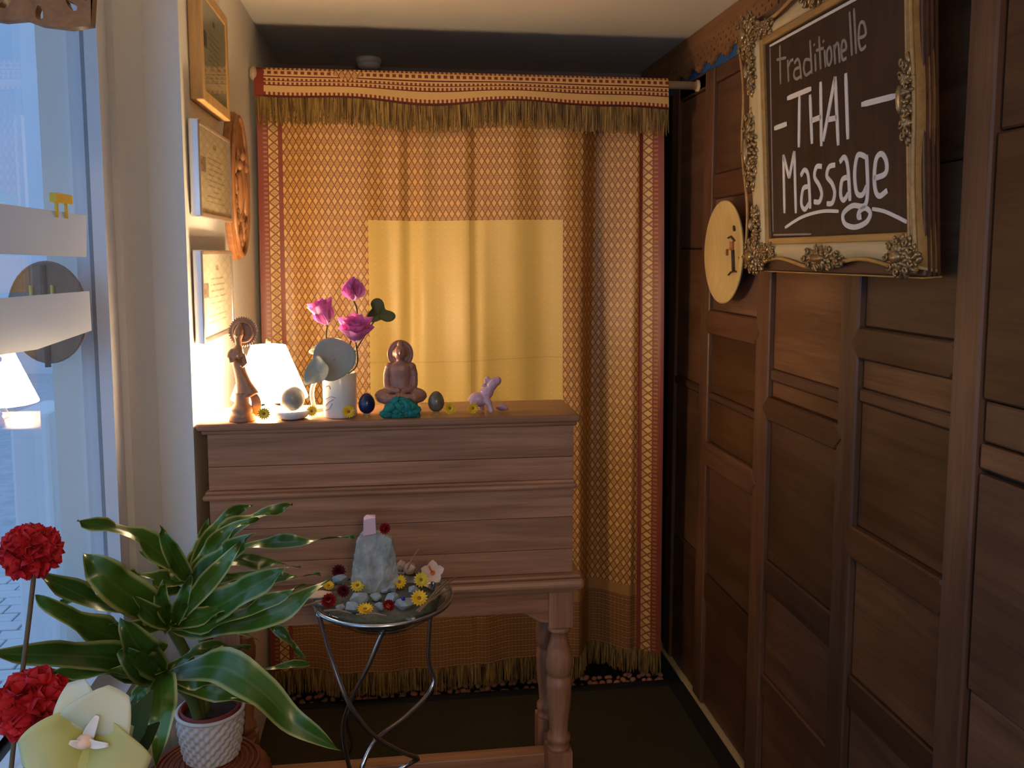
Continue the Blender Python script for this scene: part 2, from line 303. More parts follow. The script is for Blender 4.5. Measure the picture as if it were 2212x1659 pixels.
# ------------------------------------------------------------------ mesh helpers
BASE = {}
class MB:
    def __init__(s): s.v = []; s.f = []; s.uv = {}; s.sm = []
    def add(s, vs, fs, smooth=False, uv=None):
        o = len(s.v); s.v += [Vector(p) for p in vs]
        for f in fs: s.f.append(tuple(i+o for i in f)); s.sm.append(smooth)
        if uv:
            for i, t in enumerate(uv): s.uv[i+o] = t
        return s
    def box(s, a, b):
        x0, y0, z0 = (min(a[i], b[i]) for i in range(3)); x1, y1, z1 = (max(a[i], b[i]) for i in range(3))
        return s.add([(x0, y0, z0), (x1, y0, z0), (x1, y1, z0), (x0, y1, z0), (x0, y0, z1), (x1, y0, z1), (x1, y1, z1), (x0, y1, z1)],
                     [(0, 3, 2, 1), (4, 5, 6, 7), (0, 1, 5, 4), (1, 2, 6, 5), (2, 3, 7, 6), (3, 0, 4, 7)])
    def prism(s, poly, axis, a, b, inset=0.0):
        """poly: 2D points in the plane normal to axis; extruded from a (front) to b; inset bevels the front"""
        def P(p, t): return (t, p[0], p[1]) if axis == 0 else (p[0], t, p[1]) if axis == 1 else (p[0], p[1], t)
        n = len(poly); cx = sum(p[0] for p in poly)/n; cy = sum(p[1] for p in poly)/n
        rings = []
        if inset:
            mid = a+(b-a)*min(.45, inset/abs(b-a)*1.0)
            fr = []
            for p in poly:
                dx, dy = cx-p[0], cy-p[1]
                fr.append((p[0]+math.copysign(min(inset, abs(dx)), dx), p[1]+math.copysign(min(inset, abs(dy)), dy)))
            rings = [[P(p, a) for p in fr], [P(p, mid) for p in poly], [P(p, b) for p in poly]]
        else: rings = [[P(p, a) for p in poly], [P(p, b) for p in poly]]
        vs = [q for r in rings for q in r]; fs = [tuple(range(n)), tuple(reversed(range(n*(len(rings)-1), n*len(rings))))]
        for k in range(len(rings)-1):
            for i in range(n):
                j = (i+1) % n; fs.append((k*n+i, (k+1)*n+i, (k+1)*n+j, k*n+j))
        return s.add(vs, fs)
    def tube(s, pts, r, seg=8, closed=False, caps=True):
        pts = [Vector(p) for p in pts]; n = len(pts); rr = r if isinstance(r, (list, tuple)) else [r]*n
        vs = []; up = None
        for i, p in enumerate(pts):
            if closed: t = pts[(i+1) % n]-pts[i-1]
            else: t = pts[min(i+1, n-1)]-pts[max(i-1, 0)]
            t.normalize()
            if up is None:
                up = Vector((0, 0, 1)) if abs(t.z) < .9 else Vector((1, 0, 0))
            a = (up-t*up.dot(t)).normalized(); b = t.cross(a); up = a
            for k in range(seg):
                w = 2*PI*k/seg; vs.append(p+(a*math.cos(w)+b*math.sin(w))*rr[i])
        fs = []
        for i in range(n if closed else n-1):
            for k in range(seg):
                j = (i+1) % n; fs.append((i*seg+k, i*seg+(k+1) % seg, j*seg+(k+1) % seg, j*seg+k))
        if caps and not closed: fs += [tuple(reversed(range(seg))), tuple(range((n-1)*seg, n*seg))]
        return s.add(vs, fs, True)
    def lathe(s, prof, c=(0, 0, 0), seg=32, sx=1, sy=1, cap=True, fn=None):
        vs = []; n = len(prof)
        for r, z in prof:
            for k in range(seg):
                w = 2*PI*k/seg; q = r+(fn(r, z, w) if fn else 0)
                vs.append((c[0]+q*math.cos(w)*sx, c[1]+q*math.sin(w)*sy, c[2]+z))
        fs = []
        for i in range(n-1):
            for k in range(seg): fs.append((i*seg+k, i*seg+(k+1) % seg, (i+1)*seg+(k+1) % seg, (i+1)*seg+k))
        if cap:
            if prof[0][0] > 1e-5: fs.append(tuple(reversed(range(seg))))
            if prof[-1][0] > 1e-5: fs.append(tuple(range((n-1)*seg, n*seg)))
        return s.add(vs, fs, True)
    def ell(s, c, r, rot=None, seg=14, rings=9, jit=0, seed=0):
        vs = []; R = rot.to_matrix() if isinstance(rot, Euler) else rot
        c = Vector(c)
        r = (r, r, r) if isinstance(r, (int, float)) else r
        for i in range(rings+1):
            ph = PI*i/rings
            for k in range(seg):
                w = 2*PI*k/seg; d = Vector((math.sin(ph)*math.cos(w), math.sin(ph)*math.sin(w), math.cos(ph)))
                q = 1+(jit*noise.noise(d*2.2+Vector((seed, seed*.7, 0))) if jit else 0)
                p = Vector((d.x*r[0]*q, d.y*r[1]*q, d.z*r[2]*q))
                vs.append((R @ p if R else p)+c)
        fs = [(i*seg+k, (i+1)*seg+k, (i+1)*seg+(k+1) % seg, i*seg+(k+1) % seg) for i in range(rings) for k in range(seg)]
        return s.add(vs, fs, True)
    def sheet(s, fn, nu, nv, uvfn=None, smooth=True):
        vs = []; uv = []
        for i in range(nu+1):
            for j in range(nv+1):
                a, b = i/nu, j/nv; vs.append(fn(a, b)); uv.append(uvfn(a, b) if uvfn else (a, b))
        fs = [(i*(nv+1)+j, (i+1)*(nv+1)+j, (i+1)*(nv+1)+j+1, i*(nv+1)+j+1) for i in range(nu) for j in range(nv)]
        return s.add(vs, fs, smooth, uv)
    def xform(s, mat, start=0):
        for i in range(start, len(s.v)): s.v[i] = mat @ s.v[i]
        return s
    def build(s, name, mat, parent=None, origin=None, kind=None):
        o = Vector(BASE[parent.name]) if parent is not None else Vector(origin) if origin is not None else Vector((0, 0, 0))
        me = bpy.data.meshes.new(name); me.from_pydata([p-o for p in s.v], [], s.f); me.validate()
        if len(me.polygons) == len(s.sm): me.polygons.foreach_set('use_smooth', s.sm)
        if s.uv:
            l = me.uv_layers.new(name='UVMap')
            for lp in me.loops: l.data[lp.index].uv = s.uv.get(lp.vertex_index, (0, 0))
        bm = bmesh.new(); bm.from_mesh(me)
        bmesh.ops.remove_doubles(bm, verts=bm.verts, dist=1e-6)
        bmesh.ops.recalc_face_normals(bm, faces=bm.faces); bm.to_mesh(me); bm.free()
        me.materials.append(M[mat] if isinstance(mat, str) else mat)
        ob = bpy.data.objects.new(name, me); COL.objects.link(ob)
        if parent is not None: ob.parent = parent
        else: ob.location = o
        BASE[ob.name] = o
        if kind: ob['kind'] = kind
        return ob
def hull(pts, name, mat, parent=None, origin=None):
    bm = bmesh.new()
    for p in pts: bm.verts.new(p)
    bmesh.ops.convex_hull(bm, input=bm.verts)
    loose = [v for v in bm.verts if not v.link_faces]; bmesh.ops.delete(bm, geom=loose, context='VERTS')
    bm.verts.index_update(); m = MB(); m.add([v.co.copy() for v in bm.verts], [[v.index for v in f.verts] for f in bm.faces]); bm.free()
    return m.build(name, mat, parent, origin)
def nugget(c, rx, ry, rz, n=22):
    out = []
    for k in range(n):
        d = Vector((random.gauss(0, 1), random.gauss(0, 1), random.gauss(0, 1))).normalized()*random.uniform(.82, 1.05); out.append(Vector(c)+Vector((d.x*rx, d.y*ry, d.z*rz)))
    return out
def tag(o, label, cat, group=None):
    o['label'] = label; o['category'] = cat
    if group: o['group'] = group
    return o
def thing(name, label, cat, loc, group=None):
    o = bpy.data.objects.new(name, None); COL.objects.link(o); o.location = loc; o.empty_display_size = .02
    BASE[o.name] = Vector(loc); return tag(o, label, cat, group)
def struct(o): o['kind'] = 'structure'; return o
def copy_tree(o, parent=None):
    c = o.copy(); COL.objects.link(c); c.parent = parent; BASE[c.name] = BASE[o.name]
    for ch in list(o.children): copy_tree(ch, c)
    return c
def bevel(o, w=.003, seg=2):
    m = o.modifiers.new('bevel', 'BEVEL'); m.width = w; m.segments = seg; m.limit_method = 'ANGLE'; m.angle_limit = .6; return o
def remesh(o, vox):
    m = o.modifiers.new('remesh', 'REMESH'); m.mode = 'VOXEL'; m.voxel_size = vox; m.use_smooth_shade = True
    q = o.modifiers.new('smooth', 'SMOOTH'); q.iterations = 3; q.factor = .5; return o
def smoothpath(p, n=6):
    p = [Vector(q) for q in p]; out = []
    for i in range(len(p)-1):
        a, b, c, d = p[max(i-1, 0)], p[i], p[i+1], p[min(i+2, len(p)-1)]
        for k in range(n):
            t = k/n; out.append(.5*((2*b)+(c-a)*t+(2*a-5*b+4*c-d)*t*t+(3*b-a-3*c+d)*t**3))
    out.append(p[-1]); return out
def curve_board(name, outline, holes, depth, mat, plane, parent=None, origin=(0, 0, 0)):
    """flat board with pierced holes; outline/holes are 2D lists; plane maps (a,b)->axes"""
    cu = bpy.data.curves.new(name, 'CURVE'); cu.dimensions = '2D'; cu.fill_mode = 'BOTH'; cu.extrude = depth/2
    for poly in [outline]+holes:
        sp = cu.splines.new('POLY'); sp.points.add(len(poly)-1); sp.use_cyclic_u = True
        for q, p in zip(sp.points, poly): q.co = (p[0], p[1], 0, 1)
    tmp = bpy.data.objects.new('tmp', cu); COL.objects.link(tmp)
    dg = bpy.context.evaluated_depsgraph_get(); dg.update()
    me = bpy.data.meshes.new_from_object(tmp.evaluated_get(dg)); bpy.data.objects.remove(tmp); bpy.data.curves.remove(cu)
    me.name = name; me.transform(plane); o = Vector(origin)
    if parent is not None: o = BASE[parent.name]
    me.transform(Matrix.Translation(-o)); me.materials.clear(); me.materials.append(M[mat])
    ob = bpy.data.objects.new(name, me); COL.objects.link(ob); ob.location = (0, 0, 0) if parent is not None else o
    if parent is not None: ob.parent = parent
    BASE[ob.name] = o; return ob
YZ = Matrix(((0, 0, 1, 0), (1, 0, 0, 0), (0, 1, 0, 0), (0, 0, 0, 1)))   # (a,b,c) -> x=c, y=a, z=b

XZ = Matrix(((1, 0, 0, 0), (0, 0, -1, 0), (0, 1, 0, 0), (0, 0, 0, 1)))
# ================================================================== THE ROOM
WL, WR, BACK, H, PIER, GX, REAR = -.463, 1.05, 3.75, 2.362, 2.03, -.63, -1.9
RAWL = WL
struct(MB().box((WL-.12, REAR-.1, -.08), (WR+.12, 2.985, 0)).build('floor', 'carpet'))
struct(MB().box((WL-.12, 2.985, -.08), (WR+.12, BACK+.1, -.012)).build('floor', 'dark'))
struct(MB().box((WL-.45, REAR-.1, H), (WR+.12, BACK+.1, H+.1)).build('ceiling', 'ceiling'))
struct(MB().box((WL-.1, 2.16, 0), (WL, BACK, H)).build('wall_left', 'wall'))
struct(MB().box((WL-.1, BACK, 0), (WR+.1, BACK+.1, H)).build('wall_back', 'shadow_wall'))
struct(MB().box((WL-.45, REAR-.1, 0), (WR+.1, REAR, .35)).box((WL-.45, REAR-.1, 2.2), (WR+.1, REAR, H)).box((WL-.45, REAR-.1, .35), (-.55, REAR, 2.2)).box((.75, REAR-.1, .35), (WR+.1, REAR, 2.2)).build('wall_front', 'wall'))  # opening added so daylight falls on the counter front
wf = struct(MB().box((-.55, REAR-.07, .35), (-.50, REAR-.02, 2.2)).box((.70, REAR-.07, .35), (.75, REAR-.02, 2.2)).box((.08, REAR-.07, .35), (.12, REAR-.02, 2.2)).box((-.5, REAR-.07, .35), (.7, REAR-.02, .40)).box((-.5, REAR-.07, 2.15), (.7, REAR-.02, 2.2)).build('fill_window', 'white'))  # unseen window added behind the camera for more daylight
for xa, xb in ((-.5, .08), (.12, .70)): MB().box((xa, REAR-.048, .40), (xb, REAR-.042, 2.15)).build('pane', 'glass', wf)
# pier between window and left wall: shallow V-grooved face
p240, p270, p330 = aY(236, 600, 1.985), aY(268, 600, 1.985), aY(330, 600, 2.075)
rvx = aY(119, 900, 1.985).x
pier = [(rvx, 2.16), (rvx, 1.985), (p240.x, 1.985), (p270.x, 1.985), (p330.x, 2.075), (WL, PIER), (WL, 2.161)]
struct(MB().prism(pier, 2, 0, H).build('wall_pier', 'wall'))
# window: sill wall, header, jamb, pane
SILL = .70
w1 = struct(MB().box((GX-.10, REAR, 0), (GX+.02, 1.985, SILL)).build('wall_window', 'white'))
struct(MB().box((GX-.14, REAR, SILL-.03), (GX+.075, 1.985, SILL)).build('trim_1', 'white'))
struct(MB().box((GX-.10, REAR, 2.26), (GX+.02, 1.985, H)).build('trim_2', 'white'))
win = MB().box((GX-.03, 1.925, SILL), (GX+.03, 1.985, 2.26)).box((GX-.03, REAR, SILL), (GX+.03, 1.985, SILL+.05)).box((GX-.03, REAR, 2.20), (GX+.03, 1.985, 2.26)).box((GX-.03, -.35, SILL), (GX+.03, -.28, 2.26)).build('window_1', 'white'); struct(win)
MB().box((GX-.004, REAR, SILL+.05), (GX+.004, 1.925, 2.20)).build('pane', 'glass', win)
# skirting line along the right wall and edge strip at the curtain foot
struct(MB().box((WR-.014, REAR, 0), (WR+.01, BACK, .008)).build('baseboard_right', 'cream'))
struct(MB().box((WR-.07, REAR, 0), (WR-.014, 2.985, .004)).build('trim_3', 'dark'))
struct(MB().box((WL, 2.972, 0), (WR-.07, 2.998, .010)).build('trim_4', 'dark'))

# right wall: teak panelling, every stile, rail and panel its own piece
TOPZ = 2.198
wall_r = struct(MB().box((WR+.015, REAR, 0), (WR+.1, BACK, TOPZ)).build('wall_right', 'dark'))
struct(MB().box((WR+.012, REAR, TOPZ-.005), (WR+.1, BACK, H)).build('wall_right_upper', 'blue_wall'))
def yz(x, y): p = aX(x, y, WR); return p.y, p.z
def yat(x, y=850): return aX(x, y, WR).y
def piece(name, y0, y1, z0, z1, xf, mat, inset=.004):
    if z1-z0 < .004 or y1-y0 < .004: return
    return MB().prism([(y0, z0), (y1, z0), (y1, z1), (y0, z1)], 0, xf, WR+.016, inset).build(name, mat, wall_r)
stiles = [(1514, 1532), (1636, 1664), (1818, 1857), (2067, 2127)]
ST = [(yat(b), yat(a)) for a, b in stiles]
for (a, b), xf in zip(ST, (WR-.008, WR-.010, WR-.010, WR-.014)): piece('stile', a, b, .012, TOPZ, xf, 'panel_v')
piece('stile', ST[0][1]+.28, ST[0][1]+.36, .012, TOPZ, WR-.006, 'panel_v')
cols = [(ST[0][1], ST[0][1]+.28), (ST[1][1], ST[0][0]), (ST[2][1], ST[1][0]), (ST[3][1], ST[2][0])]
rails = [
    [(1488, 831, 8, 'f'), (1495, 190, 18, 'f')],
    [(1577, 396, 27, 'f'), (1585, 705, 27, 'c'), (1582, 876, 8, 'f'), (1582, 1011, 27, 'c'), (1569, 1314, 30, 'f')],
    [(1741, 833, 13, 'f'), (1738, 912, 27, 'c'), (1713, 1292, 36, 'f'), (1700, 1540, 26, 'f')],
    [(1968, 760, 38, 'c'), (1961, 884, 16, 'f'), (1939, 1228, 38, 'c'), (1905, 1560, 38, 'f')],
]
for ci, ((y0, y1), rl) in enumerate(zip(cols, rails)):
    cuts = []
    for x, y, h, k in rl:
        zt, zb = aX(x, y-h, WR).z, aX(x, y+h, WR).z; cuts.append((zb, zt, k))
    cuts.append((TOPZ-.05, TOPZ, 'f')); cuts.sort()
    z = .012
    for zb, zt, k in cuts:
        ya, yb = y0+.004, y1-.004
        if zb-z > .5:
            zm = z+(zb-z)*.47
            piece('panel', ya, yb, z, zm-.0015, WR+.004, 'panel'); piece('panel', ya, yb, zm+.0015, zb, WR+.005, 'panel')
        else: piece('panel', ya, yb, z, zb, WR+.004, 'panel')
        if k == 'c':
            zm = (zb+zt)/2; t = .032
            MB().prism([(ya, zb), (yb, zb), (yb+t, zm), (yb, zt), (ya, zt), (ya-t, zm)], 0, WR-.013, WR+.016, .004).build('rail', 'rail', wall_r)
        else: piece('rail', ya, yb, zb, zt, WR-.004, 'rail')
        z = zt
# wide plank door leaf nearer the camera
yD = ST[3][0]-.006
lv = [.012, aX(2170, 1544, WR).z, aX(2170, 1038, WR).z, aX(2170, 1030, WR).z, aX(2170, 970, WR).z, aX(2170, 874, WR).z, 1.80, TOPZ]
lv.sort()
for i in range(len(lv)-1):
    if lv[i+1]-lv[i] > .02: piece('plank', yD-.62, yD, lv[i]+.002, lv[i+1]-.002, WR-.002-.006*(i % 2), 'panel')
piece('stile', yD-.74, yD-.63, .012, TOPZ, WR-.012, 'panel_v')
for k in range(4): piece('panel', yD-1.0-.34*k+.27, yD-.75-.34*k+.16, .012, TOPZ, WR+.002, 'panel') if k == 0 else piece('panel', REAR+.02+(k-1)*.72, REAR+.02+(k-1)*.72+.70, .012, TOPZ, WR+.004, 'panel')

# carved fretwork along both walls
def fretwork(name, label, x, y0, y1, ztop, h, seed, per=.125, prof=None, across=False, hs=1.0):
    random.seed(seed); out = [(y0, ztop), (y0, ztop-h*.55)]
    n = int((y1-y0)/per); per = (y1-y0)/n
    for i in range(n):
        a = y0+i*per
        prof = prof or [(0, .78), (.06, .86), (.22, .86), (.26, .94), (.42, .94), (.46, 1.0), (.54, 1.0), (.58, .94), (.74, .94), (.78, .86), (.94, .86)]
        out += [(a+u*per, ztop-h*w) for u, w in prof]
    out += [(y1, ztop-h*.55), (y1, ztop)]
    holes = []
    def drop(cy, cz, l, w, ang):
        pts = []
        for k in range(8):
            t = 2*PI*k/8; px = l*hs*math.cos(t); pz = w*hs*math.sin(t)*(1-.5*math.cos(t))
            pts.append((cy+px*math.cos(ang)-pz*math.sin(ang), cz+px*math.sin(ang)+pz*math.cos(ang)))
        return pts
    for i in range(n):
        a = y0+(i+.5)*per; lo = (lambda q: 1-(1-q)*.15) if across else (lambda q: q)
        for dy, dz, l, w, an in ((0, .80, .009, .004, PI/2), (-.22, .70, .008, .0035, .8), (.22, .70, .008, .0035, PI-.8), (0, .58, .007, .005, 0), (-.34, .56, .008, .0035, 2.2),
                                 (.34, .56, .008, .0035, .9), (.5, .42, .006, .004, PI/2), (-.16, .44, .006, .003, .5), (.16, .44, .006, .003, 2.6), (.5, .66, .006, .004, PI/2), (-.3, .34, .005, .0025, 1.2), (.3, .34, .005, .0025, 2)):
            if dy == .5 and i == n-1: continue
            holes.append(drop(a+dy*per, ztop-h*lo(dz), l, w, an+random.uniform(-.2, .2)))
    if across: return tag(curve_board(name, out, holes, .014, 'fret', Matrix.Translation((0, x, 0)) @ XZ, None, ((y0+y1)/2, x, ztop-h)), label, 'fretwork')
    o = curve_board(name, out, holes, .010, 'fret', Matrix.Translation((x, 0, 0)) @ YZ, None, (x, (y0+y1)/2, ztop-h))
    return tag(o, label, 'fretwork')
fz = 2.218
fretwork('carved_fretwork', 'pierced scalloped teak fretwork above the dark panelled wall', WR+.004, .1, 3.70, H-.002, H-fz, 3)
BYF = 1.02; fl_z = aY(205, 62, BYF).z
fretwork('carved_fretwork', 'carved pierced wooden board hanging beside the shop window', BYF, GX+.035, aY(246, 10, BYF).x, H-.002, H-fl_z, 5, .10, [(0, .975), (.1, .985), (.25, .99), (.4, .985), (.5, .995), (.7, 1.0), (.85, .992)], True, .95)
# ================================================================== STREET OUTSIDE
street = struct(MB().box((-14, -8, -.32), (GX-.11, 30, -.22)).build('street', 'cobble'))
rz = -.22
pv = None
for i in range(11):
    for j in range(26):
        x0 = -2.75+i*.155+(j % 2)*.07; y0 = 2.35+j*.105
        if x0 > -.95: continue
        if pv is None:
            pv = bevel(MB().box((-.072, -.048, 0), (.072, .048, .02)).build('paver', 'paver', street), .004, 1); o = pv
        else:
            o = pv.copy(); COL.objects.link(o); o.parent = street
        o.location = (x0, y0, rz-.003+random.uniform(-.002, .002))
fac = thing('townhouse', 'pale townhouse across the street behind the window', 'building', (-7, 15, rz))
MB().box((-13, 14, rz), (-2.5, 15, 9)).build('wall', 'facade', fac)
for wx in (-11.2, -9, -6.8, -4.6):
    for wz in (1.2, 4.2):
        w = MB().box((wx-.5, 13.95, wz), (wx+.5, 14.02, wz+1.6)).build('window', 'white', fac); MB().box((wx-.42, 13.93, wz+.08), (wx+.42, 13.96, wz+1.52)).build('pane', 'glass', w)
pb = aY(88, 1128, 2.75)
planter = tag(bevel(MB().box((pb.x-.055, 2.7, rz), (pb.x+.06, 2.95, aY(88, 893, 2.7).z)).build('street_post', 'white', None, (pb.x, 2.82, rz)), .012), 'square white post standing outside the window', 'post')

# ================================================================== COUNTER (narrow oak chest on turned legs)
CF, CT = 2.03, 1.201; CL, CR = WL+.004, .437; CB = 2.262
cb = thing('oak_counter', 'narrow reddish oak counter with moulded edges on turned legs', 'counter', ((CL+CR)/2, (CF+CB)/2, 0))
def part(mb, name, mat, p, bv=.003): o = mb.build(name, mat, p); return bevel(o, bv) if bv else o
BLx, BRx, BF = CL+.022, CR-.014, CF+.018
zmid = aY(840, 1063, CF).z; zlow = aY(1000, 1272, CF).z; zap = aY(1000, 1335, CF+.02).z
part(MB().box((CL, CF, CT-.018), (CR, CB, CT)), 'worktop', 'oak', cb, .006)
part(MB().box((CL+.010, CF+.009, CT-.028), (CR-.007, CB, CT-.018)), 'moulding', 'oak', cb, .004)
part(MB().box((BLx, BF+.012, zap), (BRx, CB-.006, CT-.028)), 'carcass', 'oak', cb, 0)
def boards(z0, z1, cuts):
    zs = [z0]+[z0+(z1-z0)*c for c in cuts]+[z1]
    for a, b in zip(zs, zs[1:]): part(MB().box((BLx, BF, a+.0006), (BRx, BF+.014, b-.0006)), 'board', 'oak', cb, .001)
boards(zmid+.012, CT-.028, (.42,)); boards(zlow+.022, zmid-.010, (.28, .66))
part(MB().box((CL+.008, CF+.004, zmid-.010), (CR-.006, CF+.04, zmid+.004)), 'moulding', 'oak', cb, .006)
part(MB().box((CL+.014, CF+.010, zmid+.002), (CR-.011, CF+.04, zmid+.012)), 'moulding', 'oak', cb, .004)
part(MB().box((CL-.0, CF-.012, zlow-.014), (CR+.012, CB, zlow+.012)), 'moulding', 'oak', cb, .010)
part(MB().box((CL+.008, CF-.002, zlow+.012), (CR+.004, CB, zlow+.022)), 'moulding', 'oak', cb, .004)
part(MB().box((CL+.010, CF+.006, zlow-.026), (CR+.002, CB, zlow-.014)), 'moulding', 'oak', cb, .004)
lx = [(aY(458, 1400, CF+.03).x, aY(528, 1400, CF+.03).x), (aY(1182, 1320, CF+.03).x, aY(1238, 1320, CF+.03).x)]
zb = aY(1200, 1357, CF+.02).z                              # bottom of square block
for (xa, xb) in lx:
    cx = (xa+xb)/2; hw = .031
    for yy in (CF+.045, CB-.030):
        lg = part(MB().box((cx-hw, yy-.030, zb), (cx+hw, yy+.030, zlow-.026)), 'leg', 'oak_v', cb, .003)
        q = zb; k = [(0, .021), (-.006, .030), (-.013, .030), (-.018, .022), (-.034, .021), (-.062, .029), (-.090, .035), (-.112, .034), (-.128, .030), (-.134, .026), (-.137, .031), (-.16, .033), (-.20, .031), (-.25, .026), (-.285, .023), (-.292, .030), (-.304, .031), (-.311, .023), (-.320, .027), (-.326, .030)]
        pr = [(r, q+dz) for dz, r in k]; pr.reverse()
        MB().lathe(pr, (cx, yy, 0), 28).build('turning', 'oak_v', lg)
        MB().box((cx-.031, yy-.031, q-.44), (cx+.031, yy+.031, q-.326)).build('block', 'oak_v', lg)
        MB().lathe([(.020, .0), (.026, .012), (.030, .05), (.024, q-.46), (.030, q-.44)], (cx, yy, 0), 24).build('foot', 'oak_v', lg)
zs = aY(900, 1636, 2.13).z
xL, xR = sum(lx[0])/2, sum(lx[1])/2
for xc in (xL, xR): part(MB().box((xc-.018, CF+.076, zs-.04), (xc+.018, CB-.061, zs+.004)), 'stretcher', 'oak', cb, .004)
part(MB().box((xL+.018, 2.105, zs-.042), (xR-.018, 2.145, zs)), 'stretcher', 'oak', cb, .004)
ax0, ax1 = lx[0][1], lx[1][0]
poly = [(lx[0][0]+.005, zlow-.026), (lx[0][0]+.005, zap-.02), (ax0, zap-.028), (ax0+.015, zap-.024), (ax0+.05, zap), (ax1-.06, zap), (ax1-.02, zap-.024), (ax1, zap-.028), (lx[1][1]-.005, zap-.02), (lx[1][1]-.005, zlow-.026)]
part(MB().prism([(p[0], p[1]) for p in poly], 1, CF+.028, CF+.046), 'apron', 'oak', cb, .001)

# ================================================================== CURTAIN
YC = 2.975
cxl, cxr = aY(563, 500, YC).x, aY(1430, 500, YC).x
cw = cxr-cxl
ROD = aY(1000, 172, YC).z
rod = thing('curtain_rod', 'pale round wooden pole carrying the brocade curtain', 'rod', (WL, YC, ROD))
MB().tube([(WL+.012, YC, ROD), (WR-.012, YC, ROD)], .014, 16).build('pole', 'pale_pole', rod)
MB().ell((WL+.014, YC-.012, ROD), (.014, .022, .022)).build('end_knob', 'pale_pole', rod)
MB().lathe([(.020, 0), (.020, .016)], (0, 0, 0), 16).xform(Matrix.Translation((WR-.012, YC, ROD)) @ Matrix.Rotation(PI/2, 4, 'Y')).build('end_socket', 'pale_pole', rod)
def g(x, c, w): return math.exp(-((x-c)/w)**2)
def ramp(x, a, b): t = min(1, max(0, (x-a)/(b-a))); return t*t*(3-2*t)
def fold(X, v):
    low = .35+.65*ramp(1.9-v, 0, .9)
    y = .010*math.sin(X*15+.6)*low+.006*math.sin(X*37+v*1.3)
    y += (.125*ramp(X, .635, .705)-.125*ramp(X, .725, .90))*(.45+.55*low)
    y += (.03*ramp(X, .835, .87)-.03*ramp(X, .88, .94))*1.0
    y += .022*g(X, .045, .03)*(ramp(v, .9, 1.5)) - .014*g(X, .02, .03)*ramp(v, .9, 1.5)
    y += .012*g(X, .27, .02)-.012*g(X, -.20, .06) + .006*math.sin(X*9-v*3)
    return y
curtain = thing('brocade_curtain', 'gold and brown brocade silk curtain with red borders hung from the pole', 'curtain', (0, YC, .04))
def cfn(a, b):
    v = .115+b*(ROD+.012-.115); X = cxl+a*cw; spread = (1-b)*.02
    X += spread*(a*2-.6)
    return (X, YC-.006+fold(X, v)+ (1-b)*.012, v-(.012*math.sin(X*7+1)*(1-b)))
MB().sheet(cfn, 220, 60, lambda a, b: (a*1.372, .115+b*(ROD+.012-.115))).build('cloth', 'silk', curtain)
def fringe(name, top, length, n, mat, seed, x0, x1, yf, wid=.0042):
    random.seed(seed); m = MB()
    for i in range(n):
        u = (i+random.random())/n; X = x0+(x1-x0)*u; l = length*random.uniform(.86, 1.04); zt = top(X); y = yf(X, zt)+random.uniform(-.004, .002)
        dx = random.uniform(-.006, .006); w = wid*random.uniform(.6, 1.2)/2; d = random.uniform(-.004, .004)
        vs = [(X-w, y, zt), (X+w, y-.001, zt), (X+dx*.5-w, y+d, zt-l*.5), (X+dx*.5+w, y+d-.001, zt-l*.5), (X+dx-w*.5, y+d, zt-l), (X+dx+w*.5, y+d-.001, zt-l)]
        m.add(vs, [(0, 1, 3, 2), (2, 3, 5, 4)], True, [(u, 1), (u, 1), (u, .5), (u, .5), (u, 0), (u, 0)])
    return m.build(name, mat, curtain, None, 'stuff')
fringe('bottom_fringe', lambda X: .128-.012*math.sin(X*7+1), .088, 620, 'fringe', 4, cxl-.01, cxr+.025, lambda X, z: YC+fold(X, .12)+.004)
def vbot(X): return aY(1000, 222, YC-.03).z + .008*math.sin((X-cxl)*7+1.2)-.006*math.sin(X*13)-.004*X
def vfn(a, b):
    X = cxl-.004+a*(cw+.012); zb_ = vbot(X); w = 1-b
    if w < .25:
        t = w/.25*PI*.5; z = ROD+.018*math.cos(t)+.004; y = YC-.020*math.sin(t)
    else:
        t = (w-.25)/.75; z = (ROD+.004)*(1-t)+zb_*t; y = YC-.020-.012*t-.006*math.sin(X*11+2)*t
    return (X, y, z)
MB().sheet(vfn, 150, 16, lambda a, b: (a*1.372, b*.135)).build('valance', 'valance', curtain)
fringe('top_fringe', vbot, .088, 760, 'fringe', 9, cxl, cxr+.006, lambda X, z: YC-.034-.006*math.sin(X*11+2))

# pebble strip behind the curtain foot
random.seed(21); pbm = None
for i in range(110):
    x = -.40+1.38*((i % 55)+random.random())/55; y = 3.03+.045*(i//55)+random.uniform(-.012, .012); s = random.uniform(.010, .016)
    if pbm is None:
        pbm = MB().ell((0, 0, 0), (1, .8, .62), None, 9, 6).build('pebble', 'pebble'); o = pbm
    else: o = pbm.copy(); COL.objects.link(o)
    o.location = (x, y, -.012+s*.55); o.scale = (s, s*random.uniform(.8, 1.1), s); o.rotation_euler = (0, 0, random.uniform(0, 6))
    tag(o, 'small glow-tinted pebble lying along the foot of the brocade curtain', 'pebble', 'pebbles under the curtain')
# ceiling fitting behind the pole
cp = aY(797, 150, 3.60)
cfx = thing('ceiling_fitting', 'round white ceiling fitting half hidden behind the curtain pole', 'ceiling fitting', (cp.x, 3.60, H))
MB().lathe([(.050, 0), (.052, -.010), (.048, -.020)], (cp.x, 3.60, H), 28).build('base_plate', 'porcelain', cfx)
MB().lathe([(.046, -.020), (.044, -.034), (.030, -.042), (.0, -.044)], (cp.x, 3.60, H), 28).build('cover', 'porcelain', cfx)

